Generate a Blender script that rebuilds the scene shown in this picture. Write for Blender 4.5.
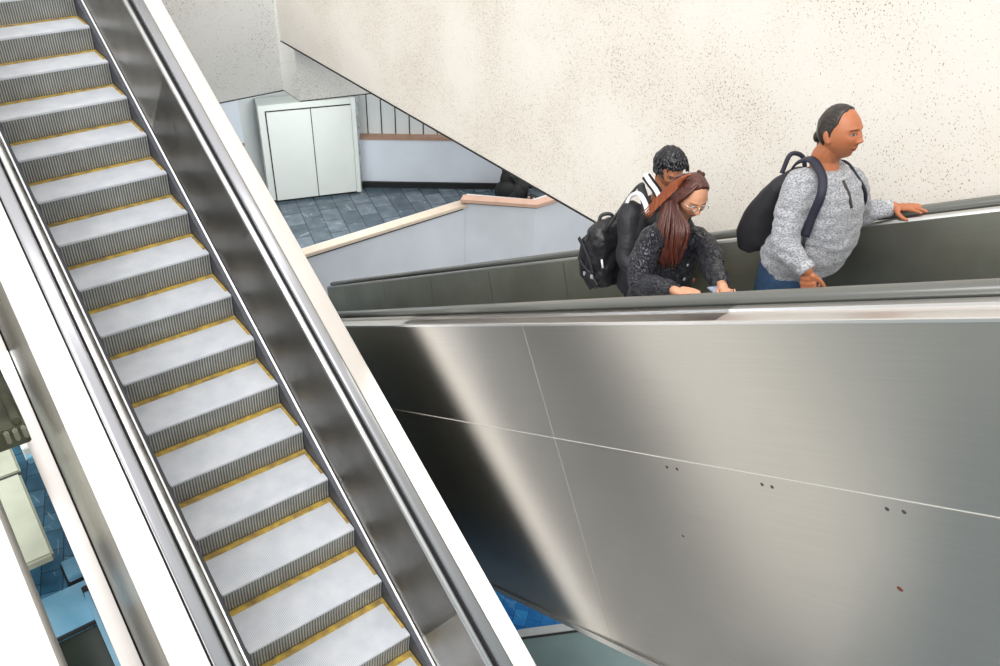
import bpy, bmesh, math, random
import numpy as np
from mathutils import Vector, Matrix, noise
random.seed(7)
for o in list(bpy.data.objects): bpy.data.objects.remove(o, do_unlink=True)
SC = bpy.context.scene
COL = SC.collection
PI = math.pi
H = 6.97                                   # eye height above the lower floor

# ------------------------------------------------------------------ camera
FPX = 847.76
CR = Vector((0.60535752, 0.79538299, 0.03013592))
CD = Vector((0.47404118, -0.32985614, -0.8163822))
CF = Vector((-0.63939599, 0.50848877, -0.57672518))
cam = bpy.data.cameras.new('camera'); camo = bpy.data.objects.new('camera', cam); COL.objects.link(camo)
cam.sensor_fit = 'HORIZONTAL'; cam.sensor_width = 36; cam.lens = 36 * FPX / 1000
cam.clip_start = .05; cam.clip_end = 200
m = Matrix((CR, -CD, -CF)).transposed().to_4x4(); m.translation = Vector((0, 0, H)); camo.matrix_world = m
SC.camera = camo

# ------------------------------------------------------------------ world, lamps, exposure
SC.view_settings.view_transform = 'Standard'; SC.view_settings.look = 'None'
SC.view_settings.exposure = 0.23; SC.view_settings.gamma = 1; SC.view_settings.use_curve_mapping = False
W = bpy.data.worlds.new('world'); SC.world = W; W.use_nodes = True
nt = W.node_tree; nt.nodes.clear()
tc = nt.nodes.new('ShaderNodeTexCoord'); sx = nt.nodes.new('ShaderNodeSeparateXYZ')
rp = nt.nodes.new('ShaderNodeValToRGB'); bg = nt.nodes.new('ShaderNodeBackground'); out = nt.nodes.new('ShaderNodeOutputWorld')
mr = nt.nodes.new('ShaderNodeMapRange'); mr.inputs[1].default_value = -1; mr.inputs[2].default_value = 1
nt.links.new(tc.outputs['Generated'], sx.inputs[0]); nt.links.new(sx.outputs[2], mr.inputs[0]); nt.links.new(mr.outputs[0], rp.inputs[0])
nt.links.new(rp.outputs[0], bg.inputs[0]); nt.links.new(bg.outputs[0], out.inputs[0])
els = rp.color_ramp.elements
els[0].position = 0; els[0].color = (.27, .28, .25, 1); els[1].position = 1; els[1].color = (.93, .90, .88, 1)
for p, c in ((.46, (.40, .41, .38, 1)), (.56, (.62, .63, .62, 1)), (.72, (.90, .89, .88, 1))):
    e = els.new(p); e.color = c
# brighter strip of open sky overhead, running across the hall
dv = nt.nodes.new('ShaderNodeMath'); dv.operation = 'DIVIDE'; nt.links.new(sx.outputs[0], dv.inputs[0]); nt.links.new(sx.outputs[2], dv.inputs[1])
f1 = nt.nodes.new('ShaderNodeMapRange'); f1.inputs[1].default_value = -.03; f1.inputs[2].default_value = .0; nt.links.new(dv.outputs[0], f1.inputs[0])
f2 = nt.nodes.new('ShaderNodeMapRange'); f2.inputs[1].default_value = .29; f2.inputs[2].default_value = .25; nt.links.new(dv.outputs[0], f2.inputs[0])
f3 = nt.nodes.new('ShaderNodeMapRange'); f3.inputs[1].default_value = .3; f3.inputs[2].default_value = .6; nt.links.new(sx.outputs[2], f3.inputs[0])
m1 = nt.nodes.new('ShaderNodeMath'); m1.operation = 'MULTIPLY'; nt.links.new(f1.outputs[0], m1.inputs[0]); nt.links.new(f2.outputs[0], m1.inputs[1])
m2 = nt.nodes.new('ShaderNodeMath'); m2.operation = 'MULTIPLY'; nt.links.new(m1.outputs[0], m2.inputs[0]); nt.links.new(f3.outputs[0], m2.inputs[1])
m3 = nt.nodes.new('ShaderNodeMath'); m3.operation = 'MULTIPLY_ADD'; m3.inputs[1].default_value = 2.2; m3.inputs[2].default_value = 1.15
nt.links.new(m2.outputs[0], m3.inputs[0]); nt.links.new(m3.outputs[0], bg.inputs[1])
def sun(name, rot, e, ang, col=(1, 1, 1)):
    l = bpy.data.lights.new(name, 'SUN'); l.energy = e; l.angle = math.radians(ang); l.color = col
    o = bpy.data.objects.new(name, l); COL.objects.link(o); o.rotation_euler = rot; return o
sun('skylight_sun', (math.radians(42), math.radians(30), 0), 1.7, 40, (1, .985, .96))
def area(name, loc, to, sx_, sy_, e, col=(1, 1, 1)):
    l = bpy.data.lights.new(name, 'AREA'); l.shape = 'RECTANGLE'; l.size = sx_; l.size_y = sy_; l.energy = e; l.color = col
    o = bpy.data.objects.new(name, l); COL.objects.link(o); o.location = loc; o.rotation_euler = (Vector(to) - Vector(loc)).to_track_quat('-Z', 'Y').to_euler(); return o
area('lower_hall_fill', (-11.75, 5.3, 2.5), (-12.6, 5.6, .2), 1.0, 2.6, 72, (.97, .99, 1))  # added unseen fill, brightens the cupboard area under the soffit
area('lower_hall_fill', (-7.5, 0.0, 2.35), (-7.0, 0.0, 0), 3.0, .8, 20, (.95, .99, 1))  # second added fill, brightens the floor left of the escalator
area('added_streak_lamp', (-8, -3, 4.0), (-1.5, 2.58, 4.0), .10, .35, 20, (.66, .82, 1))  # added lamp, aimed to draw a bluish streak on the side panel

# ------------------------------------------------------------------ materials
def setin(b, k, v):
    if k in b.inputs: b.inputs[k].default_value = v
def base(name):
    m = bpy.data.materials.new(name); m.use_nodes = True
    nt = m.node_tree; b = nt.nodes['Principled BSDF']; return m, nt, b
def N(nt, t, **kw):
    n = nt.nodes.new(t)
    for k, v in kw.items(): setattr(n, k, v)
    return n
def mat(name, col, rough=.5, metal=0, var=.0, scale=8, bump=0, bscale=60, spec=.5, sheen=0, detail=3, stretch=None, dark=None, coat=0):
    m, nt, b = base(name)
    setin(b, 'Base Color', (*col, 1)); setin(b, 'Roughness', rough); setin(b, 'Metallic', metal); setin(b, 'Specular IOR Level', spec)
    setin(b, 'Sheen Weight', sheen); setin(b, 'Coat Weight', coat)
    tc = N(nt, 'ShaderNodeTexCoord'); src = tc.outputs['Object']
    if stretch:
        mp = N(nt, 'ShaderNodeMapping'); mp.inputs['Scale'].default_value = stretch; nt.links.new(src, mp.inputs[0]); src = mp.outputs[0]
    if var:
        n = N(nt, 'ShaderNodeTexNoise'); n.inputs['Scale'].default_value = scale; n.inputs['Detail'].default_value = detail
        nt.links.new(src, n.inputs['Vector'])
        r = N(nt, 'ShaderNodeMapRange'); r.inputs[1].default_value = .3; r.inputs[2].default_value = .7
        nt.links.new(n.outputs[0], r.inputs[0])
        mx = N(nt, 'ShaderNodeMix', data_type='RGBA'); mx.inputs['A'].default_value = (*(dark or [c * (1 - var) for c in col]), 1); mx.inputs['B'].default_value = (*col, 1)
        nt.links.new(r.outputs[0], mx.inputs['Factor']); nt.links.new(mx.outputs['Result'], b.inputs['Base Color'])
    if bump:
        n2 = N(nt, 'ShaderNodeTexNoise'); n2.inputs['Scale'].default_value = bscale; n2.inputs['Detail'].default_value = 3
        nt.links.new(src, n2.inputs['Vector'])
        bp = N(nt, 'ShaderNodeBump'); bp.inputs['Strength'].default_value = bump; bp.inputs['Distance'].default_value = .01
        nt.links.new(n2.outputs[0], bp.inputs['Height']); nt.links.new(bp.outputs[0], b.inputs['Normal'])
    return m
def steel(name, col, rough, aniso=.75, metal=1, grime=.12, gscale=1.3, rot=0.0, bump=.0):
    m, nt, b = base(name)
    setin(b, 'Metallic', metal); setin(b, 'Roughness', rough); setin(b, 'Anisotropic', aniso); setin(b, 'Anisotropic Rotation', rot)
    tg = N(nt, 'ShaderNodeTangent', direction_type='UV_MAP', uv_map='UVMap'); nt.links.new(tg.outputs[0], b.inputs['Tangent'])
    tc = N(nt, 'ShaderNodeTexCoord')
    n = N(nt, 'ShaderNodeTexNoise'); n.inputs['Scale'].default_value = gscale; n.inputs['Detail'].default_value = 4
    nt.links.new(tc.outputs['Object'], n.inputs['Vector'])
    r = N(nt, 'ShaderNodeMapRange'); r.inputs[1].default_value = .3; r.inputs[2].default_value = .7; nt.links.new(n.outputs[0], r.inputs[0])
    mx = N(nt, 'ShaderNodeMix', data_type='RGBA'); mx.inputs['A'].default_value = (*[c * (1 - grime) for c in col], 1); mx.inputs['B'].default_value = (*col, 1)
    nt.links.new(r.outputs[0], mx.inputs['Factor'])
    # fine brushing along u
    mp = N(nt, 'ShaderNodeMapping'); mp.inputs['Scale'].default_value = (1.5, 220, 1); nt.links.new(tc.outputs['UV'], mp.inputs[0])
    n2 = N(nt, 'ShaderNodeTexNoise'); n2.inputs['Scale'].default_value = 1; n2.inputs['Detail'].default_value = 2; nt.links.new(mp.outputs[0], n2.inputs['Vector'])
    r2 = N(nt, 'ShaderNodeMapRange'); r2.inputs[1].default_value = .3; r2.inputs[2].default_value = .7; r2.inputs[3].default_value = .94; r2.inputs[4].default_value = 1
    nt.links.new(n2.outputs[0], r2.inputs[0])
    mm = N(nt, 'ShaderNodeMix', data_type='RGBA', blend_type='MULTIPLY'); mm.inputs['Factor'].default_value = 1
    nt.links.new(mx.outputs['Result'], mm.inputs['A']); nt.links.new(r2.outputs[0], mm.inputs['B']); nt.links.new(mm.outputs['Result'], b.inputs['Base Color'])
    if bump:
        n3 = N(nt, 'ShaderNodeTexNoise'); n3.inputs['Scale'].default_value = .9; n3.inputs['Detail'].default_value = 1
        nt.links.new(tc.outputs['Object'], n3.inputs['Vector'])
        bp = N(nt, 'ShaderNodeBump'); bp.inputs['Strength'].default_value = 1; bp.inputs['Distance'].default_value = bump
        nt.links.new(n3.outputs[0], bp.inputs['Height']); nt.links.new(bp.outputs[0], b.inputs['Normal'])
    return m
def pebble(name, light, mid, speck, sc=95):
    m, nt, b = base(name); setin(b, 'Roughness', .9); setin(b, 'Specular IOR Level', .15)
    tc = N(nt, 'ShaderNodeTexCoord')
    v = N(nt, 'ShaderNodeTexVoronoi'); v.inputs['Scale'].default_value = sc; nt.links.new(tc.outputs['Object'], v.inputs['Vector'])
    n = N(nt, 'ShaderNodeTexNoise'); n.inputs['Scale'].default_value = sc * .5; n.inputs['Detail'].default_value = 2; nt.links.new(tc.outputs['Object'], n.inputs['Vector'])
    big = N(nt, 'ShaderNodeTexNoise'); big.inputs['Scale'].default_value = 1.1; big.inputs['Detail'].default_value = 5; nt.links.new(tc.outputs['Object'], big.inputs['Vector'])
    # density of specks follows the weathering
    th = N(nt, 'ShaderNodeMapRange'); th.inputs[1].default_value = .35; th.inputs[2].default_value = .65; th.inputs[3].default_value = .68; th.inputs[4].default_value = .59
    nt.links.new(big.outputs[0], th.inputs[0])
    gt = N(nt, 'ShaderNodeMath', operation='SUBTRACT'); nt.links.new(n.outputs[0], gt.inputs[0]); nt.links.new(th.outputs[0], gt.inputs[1])
    sm = N(nt, 'ShaderNodeMapRange'); sm.inputs[1].default_value = 0; sm.inputs[2].default_value = .05; nt.links.new(gt.outputs[0], sm.inputs[0])
    mx = N(nt, 'ShaderNodeMix', data_type='RGBA'); mx.inputs['A'].default_value = (*light, 1); mx.inputs['B'].default_value = (*mid, 1)
    r = N(nt, 'ShaderNodeMapRange'); r.inputs[1].default_value = .4; r.inputs[2].default_value = .7; nt.links.new(big.outputs[0], r.inputs[0]); nt.links.new(r.outputs[0], mx.inputs['Factor'])
    m2 = N(nt, 'ShaderNodeMix', data_type='RGBA'); nt.links.new(mx.outputs['Result'], m2.inputs['A']); m2.inputs['B'].default_value = (*speck, 1)
    nt.links.new(sm.outputs[0], m2.inputs['Factor']); nt.links.new(m2.outputs['Result'], b.inputs['Base Color'])
    bp = N(nt, 'ShaderNodeBump'); bp.inputs['Strength'].default_value = .5; bp.inputs['Distance'].default_value = .004
    nt.links.new(v.outputs['Distance'], bp.inputs['Height']); nt.links.new(bp.outputs[0], b.inputs['Normal'])
    return m
def tiles(name, c1, c2, mortar, sx_, rot=0, rough=.25):
    m, nt, b = base(name); setin(b, 'Roughness', rough)
    tc = N(nt, 'ShaderNodeTexCoord'); mp = N(nt, 'ShaderNodeMapping'); mp.inputs['Rotation'].default_value = (0, 0, rot)
    nt.links.new(tc.outputs['Object'], mp.inputs[0])
    br = N(nt, 'ShaderNodeTexBrick'); br.inputs['Scale'].default_value = sx_; br.inputs['Color1'].default_value = (*c1, 1); br.inputs['Color2'].default_value = (*c2, 1)
    br.inputs['Mortar'].default_value = (*mortar, 1); br.inputs['Mortar Size'].default_value = .012; br.inputs['Brick Width'].default_value = .55; br.inputs['Row Height'].default_value = .4
    nt.links.new(mp.outputs[0], br.inputs['Vector'])
    n = N(nt, 'ShaderNodeTexNoise'); n.inputs['Scale'].default_value = 5; n.inputs['Detail'].default_value = 6; nt.links.new(tc.outputs['Object'], n.inputs['Vector'])
    mm = N(nt, 'ShaderNodeMix', data_type='RGBA', blend_type='OVERLAY'); mm.inputs['Factor'].default_value = .7
    nt.links.new(br.outputs['Color'], mm.inputs['A']); nt.links.new(n.outputs[0], mm.inputs['B'])
    # pale scuffs
    w = N(nt, 'ShaderNodeTexVoronoi', feature='DISTANCE_TO_EDGE'); w.inputs['Scale'].default_value = 2.3; nt.links.new(tc.outputs['Object'], w.inputs['Vector'])
    lt = N(nt, 'ShaderNodeMapRange'); lt.inputs[1].default_value = 0; lt.inputs[2].default_value = .012; lt.inputs[3].default_value = .5; lt.inputs[4].default_value = 0
    nt.links.new(w.outputs['Distance'], lt.inputs[0])
    g = N(nt, 'ShaderNodeMapRange'); g.inputs[1].default_value = .52; g.inputs[2].default_value = .6; nt.links.new(n.outputs[0], g.inputs[0])
    mu = N(nt, 'ShaderNodeMath', operation='MULTIPLY'); nt.links.new(lt.outputs[0], mu.inputs[0]); nt.links.new(g.outputs[0], mu.inputs[1])
    m3 = N(nt, 'ShaderNodeMix', data_type='RGBA'); nt.links.new(mu.outputs[0], m3.inputs['Factor']); nt.links.new(mm.outputs['Result'], m3.inputs['A']); m3.inputs['B'].default_value = (.6, .66, .7, 1)
    nt.links.new(m3.outputs['Result'], b.inputs['Base Color'])
    return m
def ribbed(name, c_hi, c_lo, freq, axis_rot=(0, 0, 0), rough=.45, metal=.4, bump=.6):
    m, nt, b = base(name); setin(b, 'Roughness', rough); setin(b, 'Metallic', metal)
    tc = N(nt, 'ShaderNodeTexCoord'); s = N(nt, 'ShaderNodeSeparateXYZ'); nt.links.new(tc.outputs['Object'], s.inputs[0])
    mu = N(nt, 'ShaderNodeMath', operation='MULTIPLY'); mu.inputs[1].default_value = freq * 2 * PI; nt.links.new(s.outputs[1], mu.inputs[0])
    si = N(nt, 'ShaderNodeMath', operation='SINE'); nt.links.new(mu.outputs[0], si.inputs[0])
    r = N(nt, 'ShaderNodeMapRange'); r.inputs[1].default_value = -.6; r.inputs[2].default_value = .6; nt.links.new(si.outputs[0], r.inputs[0])
    n = N(nt, 'ShaderNodeTexNoise'); n.inputs['Scale'].default_value = 6; n.inputs['Detail'].default_value = 5; nt.links.new(tc.outputs['Object'], n.inputs['Vector'])
    mx = N(nt, 'ShaderNodeMix', data_type='RGBA'); mx.inputs['A'].default_value = (*c_lo, 1); mx.inputs['B'].default_value = (*c_hi, 1); nt.links.new(r.outputs[0], mx.inputs['Factor'])
    m2 = N(nt, 'ShaderNodeMix', data_type='RGBA', blend_type='OVERLAY'); m2.inputs['Factor'].default_value = .35
    nt.links.new(mx.outputs['Result'], m2.inputs['A']); nt.links.new(n.outputs[0], m2.inputs['B']); nt.links.new(m2.outputs['Result'], b.inputs['Base Color'])
    bp = N(nt, 'ShaderNodeBump'); bp.inputs['Strength'].default_value = bump; bp.inputs['Distance'].default_value = .004
    nt.links.new(r.outputs[0], bp.inputs['Height']); nt.links.new(bp.outputs[0], b.inputs['Normal'])
    return m
MT = {}
MT['tread'] = ribbed('step_tread_metal', (.66, .69, .74), (.50, .53, .57), 90, bump=.15, rough=.5, metal=.1)
MT['riser'] = ribbed('step_riser_metal', (.44, .46, .44), (.14, .14, .135), 48, bump=.8, metal=.3)
MT['yellow'] = mat('yellow_line', (.58, .40, .07), .6, var=.5, scale=14, dark=(.22, .15, .06))
MT['skirt'] = mat('skirt_brush', (.05, .055, .07), .5, var=.4, scale=40)
MT['chrome'] = steel('chrome_trim', (.88, .89, .90), .3, .3, grime=.05)
MT['inner'] = steel('brushed_inner_panel', (.50, .49, .47), .34, .6, grime=.3, gscale=2.2)
MT['inner2'] = steel('brushed_inner_panel_olive', (.40, .41, .35), .40, .6, grime=.3, gscale=1.6)
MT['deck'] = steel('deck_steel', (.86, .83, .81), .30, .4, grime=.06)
MT['side'] = steel('side_panel_steel', (.60, .59, .545), .31, .86, grime=.10, gscale=.8, rot=.25)
MT['under'] = steel('underside_steel', (.60, .60, .58), .3, .4, grime=.15)
MT['rubber'] = mat('handrail_rubber', (.10, .105, .095), .3, spec=.8, coat=.3)
MT['rubber2'] = mat('sky_lit_handrail_rubber', (.46, .47, .50), .28, metal=.85)  # pale copy for the left escalator; sky reflection is put into the colour
MT['black'] = mat('black_gap', (.012, .012, .012), .7)
MT['seam'] = mat('light_seam', (.75, .74, .70), .4, metal=.3)
MT['stain'] = mat('dark_stain', (.05, .045, .04), .8); MT['rust'] = mat('rust', (.13, .03, .015), .8)
MT['wall'] = pebble('pebbledash_cream', (.88, .84, .78), (.82, .77, .69), (.36, .31, .26), 190)
MT['wall_b'] = pebble('pebbledash_grey', (.96, .96, .94), (.90, .90, .87), (.30, .29, .27), 160)
MT['floor'] = tiles('slate_tiles', (.075, .105, .13), (.16, .20, .24), (.04, .05, .06), 1.25, .27)
MT['floor_slate'] = tiles('blue_slate_tiles', (.03, .11, .19), (.07, .20, .31), (.02, .05, .08), 2, .27)
MT['floor_blue'] = tiles('blue_tiles', (.03, .22, .60), (.05, .34, .80), (.03, .14, .34), 3, .9)
MT['white'] = mat('white_enamel', (.80, .84, .79), .4, var=.05, scale=2)
MT['pale'] = mat('pale_blue_wall', (.80, .85, .92), .55, var=.10, scale=1.6)
MT['palew'] = mat('pale_white_wall', (.72, .75, .74), .6, var=.07, scale=1.2)
MT['coping'] = mat('salmon_coping', (.80, .52, .40), .6, var=.12, scale=6)
MT['coping2'] = mat('cream_coping', (.88, .74, .60), .6, var=.12, scale=6)
MT['brown'] = mat('terracotta_rail', (.45, .27, .19), .6, var=.15, scale=8)
MT['line'] = mat('dark_joint', (.03, .03, .03), .7)
MT['concrete'] = mat('beige_concrete', (.56, .58, .46), .8, var=.18, scale=3, detail=6, bump=.2)
MT['parapet'] = mat('white_plaster', (.88, .85, .81), .7, var=.04, scale=3)
MT['teal'] = mat('teal_grey_top', (.25, .35, .35), .45, var=.18, scale=2.2)
MT['lightblue'] = mat('light_blue_ledge', (.28, .50, .66), .25, var=.45, scale=1.8, dark=(.12, .33, .48))
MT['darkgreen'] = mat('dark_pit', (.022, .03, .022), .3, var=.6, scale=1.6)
MT['greensteel'] = mat('beam_steel', (.27, .29, .20), .45, metal=.2, var=.6, scale=3, detail=6)

# ------------------------------------------------------------------ helpers
def finish(name, bm, m, parent=None, loc=(0, 0, 0), smooth=False, uv=None):
    me = bpy.data.meshes.new(name)
    if loc != (0, 0, 0):
        bmesh.ops.translate(bm, verts=bm.verts, vec=-Vector(loc))
    bmesh.ops.recalc_face_normals(bm, faces=bm.faces)
    bm.to_mesh(me); bm.free()
    if smooth:
        for p in me.polygons: p.use_smooth = True
    ms = m if isinstance(m, (list, tuple)) else [m]
    for q in ms: me.materials.append(q)
    o = bpy.data.objects.new(name, me); COL.objects.link(o)
    if parent is not None: o.parent = parent
    else: o.location = loc
    return o
def root(name, label, cat, loc, group=None):
    o = bpy.data.objects.new(name, None); COL.objects.link(o); o.location = loc
    o.empty_display_size = .2; o['label'] = label; o['category'] = cat
    if group: o['group'] = group
    return o
def tag(o, label, cat, group=None):
    o['label'] = label; o['category'] = cat
    if group: o['group'] = group
    return o
def part(name, bm, m, r, smooth=False, parent=None, label=None):
    """vertices in world space, parented under r (an unrotated empty) or under one of its parts"""
    o = finish(name, bm, m, parent or r, tuple(r.location), smooth); o.location = (0, 0, 0)
    if label: o['label'] = label
    return o
def struct(name, bm, m, smooth=False):
    o = finish(name, bm, m, None, (0, 0, 0), smooth); o['kind'] = 'structure'; return o
def box(bm, x0, x1, y0, y1, z0, z1, bevel=0):
    r = bmesh.ops.create_cube(bm, size=1)
    for v in r['verts']: v.co = Vector(((x0 + x1) / 2 + v.co.x * (x1 - x0), (y0 + y1) / 2 + v.co.y * (y1 - y0), (z0 + z1) / 2 + v.co.z * (z1 - z0)))
    if bevel: bmesh.ops.bevel(bm, geom=list({e for v in r['verts'] for e in v.link_edges}), offset=bevel, segments=2, affect='EDGES')
    return r['verts']
def prism(bm, poly, z0, z1):
    """vertical prism over polygon of (x, y)"""
    lo = [bm.verts.new((x, y, z0)) for x, y in poly]; hi = [bm.verts.new((x, y, z1)) for x, y in poly]
    n = len(poly); bm.faces.new(lo); bm.faces.new(hi)
    for i in range(n): bm.faces.new((lo[i], lo[(i + 1) % n], hi[(i + 1) % n], hi[i]))
def wallseg(bm, p0, p1, z0, z1, t):
    """wall from p0 to p1 in plan, thickness t to the left"""
    d = Vector((p1[0] - p0[0], p1[1] - p0[1])).normalized(); n = Vector((-d.y, d.x)) * t
    prism(bm, [p0, p1, (p1[0] + n.x, p1[1] + n.y), (p0[0] + n.x, p0[1] + n.y)], z0, z1)
BM = bmesh.new
def tube(bm, pts, rad, seg=10, cap=True):
    pts = [Vector(p) for p in pts]; rs = rad if isinstance(rad, (list, tuple)) else [rad] * len(pts)
    rings = []; up = None
    for i, p in enumerate(pts):
        d = (pts[min(i + 1, len(pts) - 1)] - pts[max(i - 1, 0)]).normalized()
        if up is None: up = Vector((0, 0, 1)) if abs(d.z) < .9 else Vector((1, 0, 0))
        a = d.cross(up).normalized(); b = a.cross(d).normalized(); up = b
        rings.append([bm.verts.new(p + (a * math.cos(2 * PI * k / seg) + b * math.sin(2 * PI * k / seg)) * rs[i]) for k in range(seg)])
    for r0, r1 in zip(rings, rings[1:]):
        for k in range(seg): bm.faces.new((r0[k], r0[(k + 1) % seg], r1[(k + 1) % seg], r1[k]))
    if cap: bm.faces.new(rings[0]); bm.faces.new(rings[-1])
def ball(bm, c, r, sc=(1, 1, 1), rot=None, sub=3):
    q = bmesh.ops.create_icosphere(bm, subdivisions=sub, radius=r)
    for v in q['verts']:
        p = Vector((v.co.x * sc[0], v.co.y * sc[1], v.co.z * sc[2]))
        if rot is not None: p = rot @ p
        v.co = p + Vector(c)
    return q['verts']
def bez(P, n=12):
    """Catmull-Rom through points"""
    P = [Vector(p) for p in P]; out = []
    Q = [P[0] * 2 - P[1]] + P + [P[-1] * 2 - P[-2]]
    for i in range(1, len(Q) - 2):
        for k in range(n):
            t = k / n; a, b, c, d = Q[i - 1], Q[i], Q[i + 1], Q[i + 2]
            out.append(.5 * ((2 * b) + (c - a) * t + (2 * a - 5 * b + 4 * c - d) * t * t + (3 * b - a - 3 * c + d) * t ** 3))
    out.append(P[-1]); return out

# ------------------------------------------------------------------ escalators
C30 = math.sqrt(3) / 2; RUN = .3722; RISE = .2149; PITCH = .4298
class Esc:
    """dirx = +1 climbs towards +x, -1 climbs towards -x. win = height (perpendicular) of the tread/riser inner corner line"""
    def __init__(s, dirx, win, yc, half): s.d, s.win, s.yc, s.half = dirx, win, yc, half
    def P(s, a, y, w):            # a along the slope (up), w perpendicular above the inner-corner line
        W_ = s.win + w
        return Vector((s.d * (C30 * a - .5 * W_), y, .5 * a + C30 * W_ + H))
    def zin(s, x): return (s.win + .5 * s.d * x) / C30 + H
    def extr(s, name, prof, a0, a1, m, r, smooth=False, parent=None, close=True, label=None, na=1):
        bm = BM(); uvl = bm.loops.layers.uv.new('UVMap'); n = len(prof)
        rings = [[bm.verts.new(s.P(a0 + (a1 - a0) * k / na, y, w)) for y, w in prof] for k in range(na + 1)]
        L = [0]
        for i in range(n): q = prof[(i + 1) % n]; L.append(L[-1] + math.hypot(q[0] - prof[i][0], q[1] - prof[i][1]))
        for k in range(na):
            A0 = a0 + (a1 - a0) * k / na; A1 = a0 + (a1 - a0) * (k + 1) / na
            for i in range(n if close else n - 1):
                f = bm.faces.new((rings[k][i], rings[k][(i + 1) % n], rings[k + 1][(i + 1) % n], rings[k + 1][i]))
                for l, uv in zip(f.loops, ((A0, L[i]), (A0, L[i + 1]), (A1, L[i + 1]), (A1, L[i]))): l[uvl].uv = uv
        if close:
            for ring in (rings[0], rings[-1]):
                f = bm.faces.new(ring)
        return part(name, bm, m, r, smooth, parent, label)

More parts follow.
